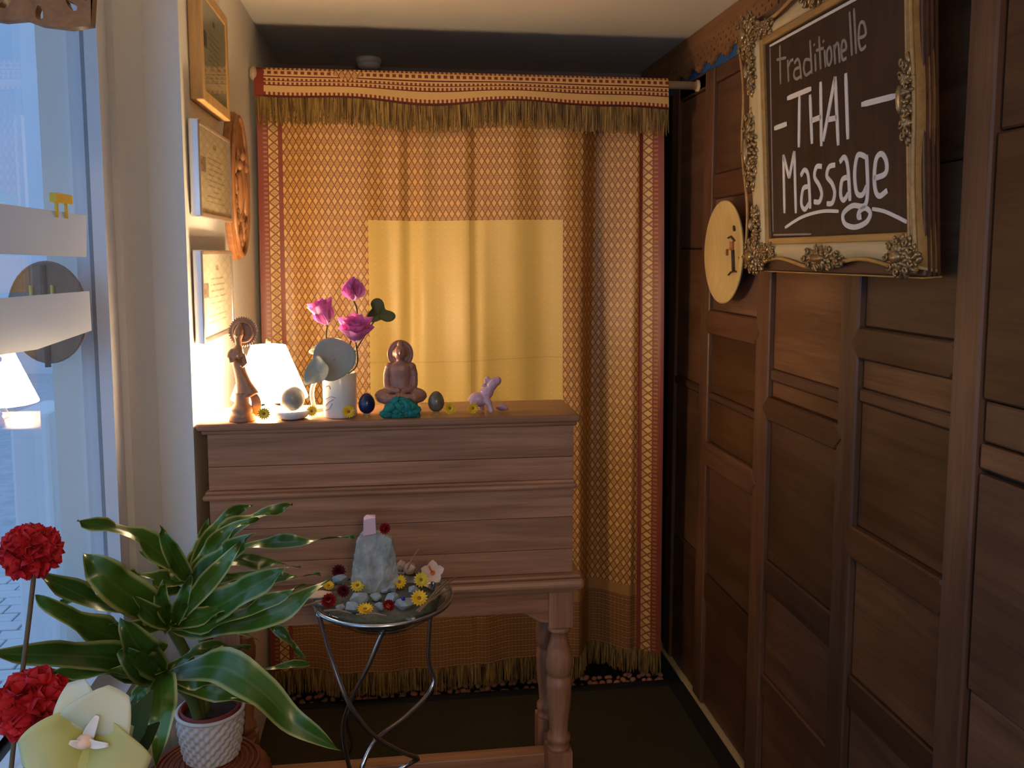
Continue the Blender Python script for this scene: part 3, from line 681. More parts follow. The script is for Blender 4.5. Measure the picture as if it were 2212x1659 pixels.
# ================================================================== WALL LAMP
LY = 2.168; lc = aY(581, 800, LY); lt, lb = aY(581, 746, LY).z, CT+.036
lx_ = max(lc.x, WL+.10)
lamp = thing('table_lamp', 'glowing white cone shade table lamp at the end of the oak counter', 'lamp', (lx_, LY, CT+.0005))
MB().lathe([(.0915, lb), (.092, lb+.001), (.041, lt), (.0395, lt), (.0395, lt-.002), (.089, lb+.004), (.0895, lb)], (lx_, LY, 0), 40, cap=False).build('lamp_shade', 'shade', lamp)
MB().ell((lx_, LY, lb+.052), (.017, .017, .021), None, 16, 10).build('bulb', 'bulb', lamp)
MB().tube([(lx_-.0397, LY, lt-.002), (lx_+.0397, LY, lt-.002)], .0012, 6).build('harp', 'brass', lamp)
MB().lathe([(.0, lt+.019), (.006, lt+.014), (.006, lt+.007), (.003, lt), (.004, lt-.003)], (lx_, LY, 0), 14, cap=False).build('finial', 'brass', lamp)
MB().lathe([(.040, 0), (.041, .004), (.030, .010), (.012, .016), (.009, .030), (.010, .058), (.0, .066)], (lx_, LY, CT+.0005), 24).build('base', 'porcelain', lamp)
# unseen pendant added behind the camera as warm fill for the counter
pd = thing('fill_pendant', 'warm glass globe pendant added unseen as fill light', 'lamp', (.25, -1.0, H))
MB().tube([(.25, -1.0, H), (.25, -1.0, H-.32)], .004).build('cord', 'cable', pd)
MB().ell((.25, -1.0, H-.42), .11, None, 24, 14).build('globe', 'pendant', pd)

# ================================================================== PICTURES ON THE LEFT WALL
def picture(name, label, px, mat_frame, mat_paper, bar, depth, side_mat=None):
    (xa, ya0, ya1), (xb, yb0, yb1) = px
    y0, y1 = aX(xa, ya0, WL).y, aX(xb, yb0, WL).y
    z1 = (aX(xa, ya0, WL).z+aX(xb, yb0, WL).z)/2; z0 = (aX(xa, ya1, WL).z+aX(xb, yb1, WL).z)/2
    y0 = max(y0, PIER+.006)
    t = thing(name, label, 'picture', (WL, (y0+y1)/2, z0)); X0 = WL+.001; X1 = WL+depth
    for a, b in (((y0, z0), (y0+bar, z1)), ((y1-bar, z0), (y1, z1)), ((y0+bar, z1-bar), (y1-bar, z1)), ((y0+bar, z0), (y1-bar, z0+bar))):
        bevel(MB().box((X0, a[0], a[1]), (X1, b[0], b[1])).build('frame_bar', mat_frame, t), .003)
    m = MB(); m.add([(X1-.004, y0+bar, z0+bar), (X1-.004, y1-bar, z0+bar), (X1-.004, y1-bar, z1-bar), (X1-.004, y0+bar, z1-bar), ], [(0, 1, 2, 3)], False, [(0, 0), (1, 0), (1, 1), (0, 1)])
    m.build('certificate', mat_paper, t)
    MB().box((X1-.0030, y0+bar, z0+bar), (X1-.0015, y1-bar, z1-bar)).build('glass_pane', 'frame_glass', t)
    return t
picture('framed_certificate', 'printed certificate in a pine wood frame, topmost on the left wall', ((400, -62, 215), (466, 48, 250)), 'frame_wood', 'cert_a', .028, .030)
picture('framed_certificate', 'printed certificate in a silver frame beside the carved oval plaque', ((402, 250, 466), (476, 306, 480)), 'silver', 'cert_b', .012, .026)
picture('framed_certificate', 'printed certificate in a silver frame lit by the lamp, lowest on the left wall', ((412, 534, 742), (482, 546, 722)), 'silver', 'cert_c', .012, .024)
# carved oval plaque
oc = aX(490, 402, WL); oy0, oy1 = aX(478, 402, WL).y+.005, aX(515, 402, WL).y; oz0, oz1 = aX(492, 562, WL).z, aX(490, 238, WL).z
ocy, ocz, ory, orz = (oy0+oy1)/2+.01, (oz0+oz1)/2, (oy1-oy0)/2, (oz1-oz0)/2
pl = thing('carved_plaque', 'oval carved hardwood plaque with gilded relief on the left wall', 'plaque', (WL, ocy, oz0))
el = [(ocy+ory*math.cos(2*PI*k/40), ocz+orz*math.sin(2*PI*k/40)) for k in range(40)]
MB().prism(el, 0, WL+.024, WL+.001, .008).build('board', 'carved', pl)
MB().tube([(WL+.026, ocy+ory*.93*math.cos(2*PI*k/40), ocz+orz*.93*math.sin(2*PI*k/40)) for k in range(40)], .007, 8, True).build('rim', 'carved', pl)
random.seed(31); rm = MB()
for k in range(70):
    a = random.uniform(0, 2*PI); q = math.sqrt(random.random())*.75; yy = ocy+ory*q*math.cos(a); zz = ocz-.03+orz*q*math.sin(a)*.9
    rm.ell((WL+.026, yy, zz), (.007, random.uniform(.006, .014), random.uniform(.008, .022)), Euler((random.uniform(-.8, .8), 0, 0)), 8, 5)
for k in range(3): rm.ell((WL+.03, ocy+(k-1)*.045, ocz-.02+.03*(k % 2)), (.012, .016, .06), None, 10, 7); rm.ell((WL+.033, ocy+(k-1)*.045, ocz+.055+.03*(k % 2)), (.010, .011, .014), None, 10, 7)
rm.build('relief', 'carved', pl)

# ================================================================== WINDOW DISPLAY
def slab(name, label, cat, pts, X, t, mat):
    p = [aX(x, y, X) for x, y in pts]; poly = [(q.y, q.z) for q in p]; y0 = min(q[1] for q in poly)
    return tag(MB().prism(poly, 0, X, X-t).build(name, mat, None, (X, sum(q[0] for q in poly)/len(poly), y0)), label, cat)
slab('window_card', 'upper white card strip stretched across the shop window', 'card', [(-90, 428), (187, 465), (187, 555), (-90, 545)], GX+.050, .006, 'paper')
slab('window_card', 'lower white card strip across the shop window, bottom corner cut', 'card', [(-90, 652), (193, 629), (198, 714), (80, 755), (-90, 780)], GX+.056, .006, 'paper')
FY = 1.86; fc = aY(104, 675, FY); fr = .0735
fan = thing('woven_fan', 'round brown woven fan hanging outside the shop window', 'fan', (fc.x, FY, fc.z-fr))
disc = [(fc.x+fr*math.cos(2*PI*k/40), fc.z+fr*1.36*math.sin(2*PI*k/40)) for k in range(40)]
MB().prism(disc, 1, FY-.003, FY+.003).build('blade', 'woven_fan', fan)
MB().tube([(p[0], FY, p[1]) for p in disc], .004, 8, True).build('rim', 'woven_fan', fan)
MB().tube([(fc.x-.004, FY-.004, fc.z-fr*1.5), (fc.x-.004, FY-.004, fc.z+fr*1.3)], .006, 8).build('handle', 'rail', fan)
for d in (-.028, .012): MB().tube([(fc.x+d, FY-.005, fc.z+.025), (fc.x+d, FY-.005, fc.z+.055)], .004, 6).build('yellow_ribbon', 'yellow_plastic', fan)
def tagm(px, py, w, h, X, label):
    p = aX(px, py, X); return tag(bevel(MB().box((X, p.y-w/2, p.z-h/2), (X+.004, p.y+w/2, p.z+h/2)).build('yellow_tag', 'yellow_plastic', None, (X, p.y, p.z-h/2)), .001), label, 'tag')
yt = aX(137, 429, GX+.054)
t_ = thing('yellow_clip', 'yellow clip sitting on the upper edge of the window card', 'clip', (GX+.052, yt.y, yt.z-.03))
MB().box((GX+.045, yt.y-.038, yt.z-.008), (GX+.056, yt.y+.038, yt.z+.008)).build('bar', 'yellow_plastic', t_)
for d in (-.034, .010): MB().box((GX+.051, yt.y+d, yt.z-.034), (GX+.055, yt.y+d+.006, yt.z-.006)).build('prong', 'yellow_plastic', t_)

# ================================================================== CHALKBOARD SIGN
SX = .985
LEAN = math.radians(3.6); LZ = 1.555                    # the sign hangs leaning forward at the top
def lean(px, py):                                        # point on the leaning face: depth, height along the face
    r = ray(px, py); nx, nz = math.cos(LEAN), math.sin(LEAN)
    t = (nx*(SX-EYE.x)+nz*(LZ-EYE.z))/(nx*r.x+nz*r.z); p = EYE+r*t
    return Vector((SX, p.y, LZ+(p.z-LZ)/math.cos(LEAN)))
def sg(cx, cy): p = lean(1400+cx*.42204, cy*.42193); return p.y, p.z     # traced point on the sign's face
iy1, izt = sg(612, 222)[0], None
bl, tl, br_ = sg(622, 1203), sg(610, 215), sg(1336, 1195)
yF, yN = bl[0], br_[0]                                   # far and near inner edges
zB = (bl[1]+br_[1])/2; zT = sg(612, 215)[1]
oyF = lean(1607, 300).y; oyN = lean(1982, 300).y; ozB = (lean(1653, 572).z+lean(1960, 582).z)/2
wl = yF-oyF if yF > oyF else oyF-yF
ozT = zT+(zB-ozB)
sign = thing('chalkboard_sign', 'chalkboard with white handwriting in an ornate cream and gold frame', 'sign', (WR-.016, (oyF+oyN)/2, ozB))
XB = WR-.016
bevel(MB().box((SX+.012, oyN+.004, ozB-.012), (XB, oyF-.012, ozT+.012)).build('backing', 'rail', sign), .004)
bevel(MB().box((SX+.010, oyN+.002, ozB-.016), (XB, oyF-.010, ozB-.0125)).build('lower_lip', 'gold_wood', sign), .001)
for i, zz in enumerate((.25, .5, .75)):                   # grooves on the deep near side are thin ribs
    xx = SX+.012+(XB-SX-.012)*zz; MB().box((xx-.002, oyN-.001, ozB-.012), (xx+.002, oyN+.006, ozT+.012)).build('rib', 'rail', sign)
MB().box((SX+.004, yN-.004, zB-.004), (SX+.014, yF+.004, zT+.004)).build('board', 'chalkboard', sign)
lw = .018
for a, b in (((yF, zB-lw), (yF+lw, zT+lw)), ((yN-.010, zB-lw), (yN, zT+lw)), ((yN, zB-lw), (yF, zB)), ((yN, zT), (yF, zT+lw))):
    bevel(MB().box((SX-.006, a[0], a[1]), (SX+.016, b[0], b[1])).build('liner', 'gold_wood', sign), .004)
def wavy(n, A, f0): return [A*(.5-.5*math.cos(2*PI*2*(k/n)))*f0 for k in range(n+1)]
def cove(pin, pout, name, mt='cream'):
    """moulding between inner line and wavy outer line, rounded in section"""
    n = len(pin)-1; m = MB()
    for s_ in range(7):
        t = s_/6; h = -.004-.010*math.sin(PI*t)+.014*t
        for k in range(n+1): m.v.append(Vector((SX+h+(.030*max(0, t-.86)/.14), pin[k][0]*(1-t)+pout[k][0]*t, pin[k][1]*(1-t)+pout[k][1]*t)))
    for s_ in range(6):
        for k in range(n): m.f.append((s_*(n+1)+k, s_*(n+1)+k+1, (s_+1)*(n+1)+k+1, (s_+1)*(n+1)+k)); m.sm.append(True)
    o = m.build(name, mt, sign); sd = o.modifiers.new('solid', 'SOLIDIFY'); sd.thickness = .006
    e = [(SX+.004, p[0], p[1]) for p in pout]; MB().tube([(SX-.006, p[0], p[1]) for p in pout], .0045, 8).build('gilt_edge', 'gold_wood', sign); return o
n_ = 24; wv = wavy(n_, .022, 1)
yi0, yi1, zi0, zi1 = yN-.010, yF+lw, zB-lw, zT+lw
def lerp(a, b, k): return a+(b-a)*k/n_
cove([(yi1, lerp(zi0, zi1, k)) for k in range(n_+1)], [(oyF-wv[k], lerp(ozB, ozT, k)) for k in range(n_+1)], 'moulding')
cove([(yi0, lerp(zi0, zi1, k)) for k in range(n_+1)], [(oyN+wv[k]*.3, lerp(ozB, ozT, k)) for k in range(n_+1)], 'moulding', 'gold_wood')
cove([(lerp(yi0, yi1, k), zi0) for k in range(n_+1)], [(lerp(oyN, oyF, k), ozB+wv[k]) for k in range(n_+1)], 'moulding')
cove([(lerp(yi0, yi1, k), zi1) for k in range(n_+1)], [(lerp(oyN, oyF, k), ozT-wv[k]) for k in range(n_+1)], 'moulding')
def ornament(cy, cz, ry, rz, n, seed):
    random.seed(seed); m = MB()
    for k in range(int(n*1.5)):
        a = 2.39996*k; q = math.sqrt((k+.5)/(n*1.5))
        y, z = cy+ry*q*math.cos(a), cz+rz*q*math.sin(a)
        m.ell((SX-.022+.016*q, y, z), (.0065, .013*random.uniform(.7, 1.2), .0058), Euler((a*1.0+random.uniform(-.9, .9), 0, 0)), 8, 5)
    for k in range(9):
        a = 2*PI*k/9; y, z = cy+ry*.85*math.cos(a), cz+rz*.85*math.sin(a); sg_ = 1 if k % 2 else -1
        m.tube([(SX-.018, y+.009*math.cos(a+sg_*w*.8)*(1-w/10), z+.009*math.sin(a+sg_*w*.8)*(1-w/10)) for w in range(9)], .0030, 6)
    m.ell((SX-.024, cy, cz), (.010, ry*.35, rz*.35), None, 10, 6)
    return m.build('ornament', 'old_gold', sign)
cyf, cyn = (oyF+yi1)/2, (oyN+yi0)/2; czb, czt = (ozB+zi0)/2, (ozT+zi1)/2
ornament(cyf, czb, .062, .046, 40, 1); ornament(cyf, czt, .062, .056, 44, 2); ornament(cyn+.03, czb, .050, .036, 40, 3); ornament(cyn+.03, czt, .05, .04, 36, 4)
ornament(cyf-.024, czb+.085, .016, .05, 18, 9); ornament(cyf-.024, czt-.10, .016, .06, 18, 10); ornament(cyf-.10, czb+.012, .045, .014, 16, 11); ornament(cyf-.11, czt-.010, .05, .014, 16, 12)
ornament(cyf, (zB+zT)/2-.01, .036, .105, 50, 5); ornament((yN+yF)/2+.01, czb-.004, .095, .026, 40, 6); ornament((yN+yF)/2, czt, .08, .026, 30, 7); ornament(cyn+.006, (zB+zT)/2, .012, .08, 30, 8)
sign.rotation_euler = (0, -LEAN, 0)
# handwriting: chalk strokes lying on the board
def stroke(pts, w, mat, nm='chalk_stroke', rough=True):
    P2 = [Vector((0, *sg(*p))) for p in pts]
    P2 = smoothpath(P2, 6) if len(P2) > 2 else smoothpath([P2[0], P2[0].lerp(P2[1], .5), P2[1]], 3)
    m = MB(); n = len(P2); vs = []; hw = w*.42204*.00110*.5
    for i, p in enumerate(P2):
        t = (P2[min(i+1, n-1)]-P2[max(i-1, 0)]); t.normalize(); nn = Vector((0, -t.z, t.y))
        e = 1.0 if 0 < i < n-1 else .75
        vs += [p+nn*hw*e, p-nn*hw*e]
    m.add([(SX+.0025, q.y, q.z) for q in vs]+[(SX+.0045, q.y, q.z) for q in vs], [])
    k = 2*n
    for i in range(n-1):
        a = 2*i
        for f in ((a, a+1, a+3, a+2), (k+a, k+a+2, k+a+3, k+a+1), (a, a+2, k+a+2, k+a), (a+1, k+a+1, k+a+3, a+3)): m.f.append(f); m.sm.append(False)
    return m
def write(name, strokes, w, mat):
    m = MB()
    for s_ in strokes:
        q = stroke(s_, w, mat); m.add(q.v, q.f)
    m.build(name, mat, sign)
tr = [[(668, 225), (672, 425)], [(652, 300), (702, 288)], [(708, 300), (713, 412)], [(712, 335), (722, 308), (738, 298)],
      [(742, 318), (758, 296), (770, 318), (778, 398)], [(770, 338), (746, 350), (740, 380), (752, 398), (774, 384)],
      [(822, 200), (832, 372)], [(824, 300), (798, 300), (790, 345), (802, 378), (828, 358)], [(848, 268), (852, 360)], [(842, 218), (845, 228)],
      [(868, 180), (877, 348)], [(854, 252), (894, 238)], [(896, 248), (902, 338)], [(889, 200), (892, 211)],
      [(920, 232), (908, 264), (911, 312), (922, 326), (932, 292), (929, 244), (920, 232)], [(944, 222), (951, 322)], [(947, 246), (958, 216), (968, 228), (974, 314)],
      [(984, 256), (1006, 242), (1002, 204), (988, 206), (982, 254), (990, 298), (1010, 288)], [(1024, 52), (1036, 278)], [(1046, 36), (1058, 268)],
      [(1073, 188), (1106, 168), (1097, 110), (1077, 116), (1070, 190), (1082, 246), (1110, 226)]]
write('chalk_lettering', tr, 15, 'chalk_grey')
th = [[(640, 652), (705, 627)], [(706, 498), (830, 446)], [(768, 485), (765, 748)], [(822, 478), (832, 730)], [(876, 412), (880, 742)], [(828, 612), (880, 592)],
      [(950, 386), (889, 716)], [(950, 386), (966, 738)], [(912, 606), (960, 596)], [(1004, 368), (1015, 706)], [(1085, 528), (1262, 482)]]
write('chalk_lettering', th, 26, 'chalk')
ms = [[(686, 786), (692, 1086)], [(686, 790), (716, 905)], [(716, 905), (742, 768)], [(742, 768), (750, 1086)],
      [(775, 894), (795, 864), (814, 900), (823, 1062)], [(814, 948), (787, 962), (778, 1036), (796, 1066), (818, 1034)],
      [(884, 846), (856, 848), (845, 898), (868, 940), (882, 985), (870, 1026), (842, 1026)], [(952, 838), (920, 848), (908, 895), (934, 932), (948, 980), (936, 1032), (908, 1036)],
      [(974, 824), (998, 798), (1015, 850), (1026, 1022)], [(1016, 900), (986, 916), (978, 988), (994, 1018), (1020, 982)],
      [(1108, 796), (1066, 788), (1050, 880), (1060, 978), (1090, 990), (1112, 945)], [(1110, 786), (1116, 950), (1102, 1044), (1040, 1046), (992, 1088), (1000, 1138), (1050, 1156), (1108, 1132), (1130, 1086), (1106, 1058), (1076, 1074), (1068, 1104), (1086, 1102)],
      [(1146, 906), (1206, 882), (1212, 822), (1188, 780), (1160, 808), (1150, 900), (1158, 974), (1180, 996), (1218, 966)]]
write('chalk_lettering', ms, 25, 'chalk')
write('chalk_swash', [[(695, 1160), (780, 1106), (880, 1076), (970, 1075)], [(1140, 1062), (1200, 1074), (1268, 1104), (1318, 1130)]], 17, 'chalk')
write('chalk_border', [[(618, 240), (634, 1180)], [(636, 1197), (830, 1192)]], 10, 'chalk_grey'); write('chalk_border', [[(616, 230), (1330, -165)]], 14, 'chalk')

# bamboo plate on the right wall
pcx = aX(1574, 545, WR-.03); pr_ = abs(aX(1574, 433, WR-.03).z-aX(1574, 656, WR-.03).z)/2
plt = thing('bamboo_plate', 'round pale bamboo plate painted with a small figure on the panelled wall', 'plate', (WR-.016, pcx.y, pcx.z-pr_))
m = MB(); m.lathe([(0, .012), (pr_*.62, .012), (pr_*.9, .020), (pr_, .030), (pr_*1.0, .034), (pr_*.97, .036), (pr_*.6, .019), (0, .017)], (0, 0, 0), 56, cap=False)
rotp = Matrix.Translation((WR-.016, pcx.y, pcx.z)) @ Matrix.Rotation(-PI/2, 4, 'Y')
m.xform(rotp).build('dish', 'bamboo', plt)
MB().box((WR-.035, pcx.y-.01, pcx.z-.01), (WR-.016, pcx.y+.01, pcx.z+.01)).build('hook', 'brass', plt)
def pp(cx, cy): p = aX(1500+cx*.15674, 420+cy*.15672, WR-.038); return (WR-.0365-.0008, p.y, p.z)
def ink(name, pts, r, mat): MB().tube([pp(*q) for q in pts], r, 5).build(name, mat, plt)
ink('painted_head', [(548, 430), (545, 460), (552, 500)], .005, 'ink'); ink('painted_arm', [(460, 600), (500, 580), (548, 640)], .003, 'ink'); ink('painted_tunic', [(518, 650), (516, 770)], .008, 'ink_red')
ink('painted_skirt', [(528, 770), (532, 900), (538, 1050)], .006, 'ink'); ink('painted_ground', [(465, 1110), (500, 1070), (560, 1060), (620, 1080), (665, 1110)], .003, 'ink')
ink('painted_grass', [(620, 860), (632, 950), (610, 1020), (640, 1080)], .003, 'ink'); ink('painted_script', [(668, 1130), (640, 1160), (632, 1200), (612, 1215)], .003, 'ink')

# ================================================================== FLOWER PROTOTYPES
def petal(m, L, Wd, cup=.2, base=0, ang=0, tilt=0, z=0, nu=4, nv=5, pointed=1.0, curl=0):
    def fn(a, b):
        w = Wd*math.sin(PI*min(1, b**.8*.93+.07))**pointed; x = (a-.5)*w; y = base+L*b
        zz = cup*Wd*(2*(a-.5))**2*math.sin(PI*b)+curl*L*b*b
        return Vector((x, y, zz))
    s0 = len(m.v); m.sheet(fn, nu, nv, lambda a, b: (a, b))
    m.xform(Matrix.Translation((0, 0, z)) @ Matrix.Rotation(ang, 4, 'Z') @ Matrix.Rotation(tilt, 4, 'X'), s0)
def daisy(mp, mc, R=.013, n=15):
    r = thing('yellow_daisy', 'x', 'flower', (0, 0, 0)); m = MB()
    for k in range(n): petal(m, R*.72, R*.34, .1, R*.28, 2*PI*k/n, .22, .0015, 2, 3, .8)
    for k in range(n-3): petal(m, R*.5, R*.3, .1, R*.22, 2*PI*(k+.5)/(n-3), .5, .002, 2, 3, .8)
    m.build('petals', mp, r); MB().lathe([(R*.30, 0), (R*.32, .0015), (R*.24, .0035), (0, .0045)], (0, 0, 0), 14).build('centre', mc, r); return r
def straw(mp, mc, R=.014):
    r = thing('strawflower', 'x', 'flower', (0, 0, 0)); m = MB()
    for ring, (n, t, l) in enumerate(((14, .15, .8), (12, .6, .72), (10, 1.0, .6), (8, 1.3, .5))):
        for k in range(n): petal(m, R*l, R*.46, .3, R*.18, 2*PI*(k+ring*.5)/n, t, .002*ring, 2, 3, .7, .15)
    m.build('petals', mp, r); MB().lathe([(R*.34, 0), (R*.32, R*.35), (R*.18, R*.5), (0, R*.55)], (0, 0, 0), 12).build('centre', mc, r); return r
D_y = daisy('yellow', 'orange_c'); D_l = daisy('lemon', 'orange_c'); S_r = straw('red_straw', 'straw_c'); S_d = straw('dark_straw', 'dark_straw')
USED = set()
def place(proto, loc, label, scale=1.0, face=(0, -1, .25), spin=0, group=None, name=None):
    o = proto if proto.name not in USED else copy_tree(proto); USED.add(proto.name)
    o.location = loc; d = Vector(face).normalized(); o.rotation_euler = (d.to_track_quat('Z', 'Y').to_matrix() @ Matrix.Rotation(spin, 3, 'Z')).to_euler(); o.scale = (scale,)*3
    o['label'] = label; o['group'] = group or 'dried flowers'; return o

# ================================================================== THINGS ON THE COUNTER
T = CT+.0005
def at_top(px, py, Y=None):          # a point on the counter top under this pixel
    p = aZ(px, py, T); return p
# daisies standing on edge, facing the room
for px, py, Y, R, lab, pr in ((570, 883, 2.045, .0165, 'yellow daisy leaning between the carved figurine and the stone ball dish', D_l), (673, 879, 2.075, .0145, 'yellow daisy between the white dish and the mug handle', D_l),
                          (753, 884, 2.046, .0165, 'yellow daisy in front of the white mug', D_y), (971, 870, 2.06, .0165, 'yellow daisy beside the green brown agate egg', D_y), (1021, 873, 2.06, .015, 'yellow daisy beside the pink quartz dragon', D_y)):
    p = aY(px, py, Y); place(pr, (p.x, Y, T+R*.98+.002), lab, R/.013, (0.1, -1, .12), random.random()*3, 'daisies on the counter')
p = aY(876, 884, 2.048); place(D_y, (p.x, 2.05, T+.004), 'yellow daisy lying flat before the teal cloth', 1.25, (.1, -.25, 1), .4, 'daisies on the counter')

# carved standing figurine
def ring_loft(m, secs, seg=20):
    vs = []
    for (cx, cy, z, rx, ry) in secs:
        for k in range(seg): w = 2*PI*k/seg; vs.append((cx+rx*math.cos(w), cy+ry*math.sin(w), z))
    n = len(secs); fs = [(i*seg+k, i*seg+(k+1) % seg, (i+1)*seg+(k+1) % seg, (i+1)*seg+k) for i in range(n-1) for k in range(seg)]
    fs += [tuple(reversed(range(seg))), tuple(range((n-1)*seg, n*seg))]; m.add(vs, fs, True)
fp = aZ(524, 897, T); fy = 2.062; fp = aY(524, 897, fy); K = fy/F
fig = thing('carved_figurine', 'slim brown carved standing deity figurine with a toothed halo', 'figurine', (fp.x, fy, T))
def fx(px): return aY(px, 800, fy).x
def fzv(py): return T+(897-py)*K*1.01
MB().lathe([(.030, 0), (.031, .004), (.029, .009), (.030, .011), (.026, .018), (.024, .021), (.027, .026), (.022, .034), (.017, .042), (.015, .060), (.017, .066)], (fp.x, fy, T), 28).build('pedestal', 'figure', fig)
m = MB(); ring_loft(m, [(fx(524), fy, fzv(848), .019, .015), (fx(534), fy, fzv(838), .026, .014), (fx(526), fy, fzv(815), .018, .013), (fx(520), fy, fzv(795), .0145, .012), (fx(515), fy, fzv(775), .014, .011), (fx(510), fy, fzv(765), .021, .013), (fx(508), fy, fzv(757), .020, .013), (fx(514), fy, fzv(748), .013, .011), (fx(517), fy, fzv(738), .007, .007), (fx(517), fy-.002, fzv(728), .0075, .008), (fx(518), fy-.003, fzv(716), .0115, .011), (fx(519), fy-.002, fzv(706), .010, .010), (fx(520), fy, fzv(697), .0055, .006), (fx(521), fy, fzv(690), .002, .002)])
m.ell((fx(515), fy-.013, fzv(717)), (.0025, .004, .004)); m.ell((fx(500), fy-.004, fzv(756)), (.008, .008, .014), Euler((0, .5, 0))); m.ell((fx(520), fy-.010, fzv(760)), (.007, .008, .006))
m.tube([(fx(497), fy-.004, fzv(757)), (fx(502), fy-.014, fzv(772)), (fx(513), fy-.016, fzv(767))], .0045); m.tube([(fx(527), fy-.002, fzv(757)), (fx(533), fy-.010, fzv(775)), (fx(524), fy-.015, fzv(782))], .0045)
remesh(m.build('body', 'figure', fig), .0016)
hc = (fx(526), fy+.012, fzv(711)); hr = .034; m = MB(); out = []
for k in range(72): r_ = hr if k % 2 else hr*.88; w = 2*PI*k/72; out.append((hc[0]+r_*.98*math.cos(w), hc[2]+r_*1.06*math.sin(w)))
m.prism(out, 1, fy+.009, fy+.014); m.tube([(hc[0]+hr*.62*math.cos(2*PI*k/32), fy+.008, hc[2]+hr*.66*math.sin(2*PI*k/32)) for k in range(32)], .004, 8, True); m.build('halo', 'figure', fig)
m = MB(); m.sheet(lambda a, b: (fx(532)+.022*b+.010*math.sin(a*PI), fy+.002+.004*math.sin(a*9), fzv(840)-(a*.055)), 8, 5); o = m.build('robe_tail', 'figure', fig); o.modifiers.new('s', 'SOLIDIFY').thickness = .002

# stone ball on white dish
bp = aY(630, 888, 2.0745)
ds = thing('porcelain_dish', 'low white porcelain dish holding the grey stone ball', 'dish', (bp.x, 2.0745, T))
MB().lathe([(.024, 0), (.036, .004), (.042, .014), (.0415, .019), (.036, .0205), (.028, .019), (.016, .0165), (0, .016)], (bp.x, 2.0745, T), 40).build('bowl', 'porcelain', ds)
tag(MB().ell((bp.x+.002, 2.0745, T+.0175+.0295), .0295, None, 32, 18).build('stone_ball', 'stone_ball', None, (bp.x+.002, 2.0745, T+.0175)), 'polished grey stone ball resting in the white dish', 'stone ball')

# mug with silk lotus
gp = aY(735, 890, 2.09)
mug = thing('white_mug', 'tall white mug with grey sketch holding silk lotus flowers', 'mug', (gp.x, 2.09, T))
mh = (890-795)*2.09/F; mr = .040
MB().lathe([(mr*.94, 0), (mr, .003), (mr, mh-.002), (mr-.0012, mh), (mr-.004, mh-.001), (mr-.004, .006), (0, .005)], (gp.x, 2.09, T), 44).build('cup', 'porcelain', mug)
MB().tube(smoothpath([(gp.x-mr+.003, 2.094, T+mh-.018), (gp.x-mr-.016, 2.096, T+mh-.020), (gp.x-mr-.026, 2.098, T+mh*.52), (gp.x-mr-.018, 2.096, T+.016), (gp.x-mr+.003, 2.094, T+.018)]), .0055, 10).build('handle', 'porcelain', mug)
MB().lathe([(mr-.0045, mh-.012), (0, mh-.010)], (gp.x, 2.09, T), 24, cap=False).build('filling', 'soil', mug)
def sk(pts, r): MB().tube([(gp.x+(mr+.0004)*math.sin(a), 2.09-(mr+.0004)*math.cos(a), T+z) for a, z in smoothpath([Vector((a, z, 0)) for a, z in pts]) for a, z in [(a, z)]] if False else [(gp.x+(mr+.0003)*math.sin(q.x), 2.09-(mr+.0003)*math.cos(q.x), T+q.y) for q in smoothpath([Vector((a, z, 0)) for a, z in pts])], r, 5).build('sketch', 'chalk_grey', mug)
sk([(-.9, .045), (-.5, .052), (-.15, .050)], .0007); sk([(-.9, .030), (-.6, .040), (-.3, .046)], .0009); sk([(-.95, .018), (-.6, .024), (-.4, .036)], .0008); sk([(-.85, .075), (-.6, .078), (-.5, .070)], .0012)
fl = thing('silk_lotus', 'pink silk lotus bouquet with grey green leaves standing in the mug', 'flowers', (gp.x, 2.09, T+mh-.01))
st0 = Vector((gp.x, 2.09, T+mh-.015))
def lotus(c, size, tilt, openv, name):
    m = MB()
    for ring, (n, t, l) in enumerate(((6, openv, 1.0), (6, openv+.25, .92), (5, openv+.5, .8))):
        for k in range(n): petal(m, size*l, size*.72, .35, .003, 2*PI*(k+.5*ring)/n, t, .001*ring, 4, 6, .85, .12)
    d = Vector(tilt).normalized(); m.xform(Matrix.Translation(c) @ d.to_track_quat('Z', 'Y').to_matrix().to_4x4())
    o = m.build(name, 'lotus', fl); return o
for (px, py, Y, s_, tl_, op, nm, base) in ((707, 702, 2.085, .066, (-.30, -.2, 1), .92, 'bloom', (706, 740)), (768, 738, 2.05, .068, (.05, -.5, 1), .72, 'bloom', (770, 790)), (764, 651, 2.10, .056, (0, 0, 1), 1.40, 'bud', (770, 690))):
    c = aY(px, py, Y); lotus(c, s_, tl_, op, nm)
    mid = aY(base[0], base[1], (Y+2.09)/2)
    MB().tube(smoothpath([st0, mid, c]), .0022, 7).build('stem', 'dry_stem', fl)
c = aY(768, 712, 2.04); MB().lathe([(.004, -.006), (.011, .002), (.0115, .006), (0, .007)], c, 16).build('seed_pod', 'hib', fl)
def saucer(px, py, Y, R, normal, mat, name, wav=.12, seed=1, dip=.2):
    c = aY(px, py, Y); m = MB(); d = Vector(normal).normalized()
    def fn(a, b):
        w = 2*PI*a; r_ = R*b*(1+wav*math.sin(w*3+seed)*b); return Vector((r_*math.cos(w), r_*math.sin(w), dip*R*b*b+wav*R*.5*b*math.sin(w*4+seed)))
    m.sheet(fn, 36, 8); m.xform(Matrix.Translation(c) @ d.to_track_quat('Z', 'Y').to_matrix().to_4x4())
    o = m.build(name, mat, fl); o.modifiers.new('s', 'SOLIDIFY').thickness = .0008
    MB().tube(smoothpath([st0, (st0+c)/2+Vector((.004, .01, .01)), c]), .0020, 7).build('stem', 'dry_stem', fl); return o
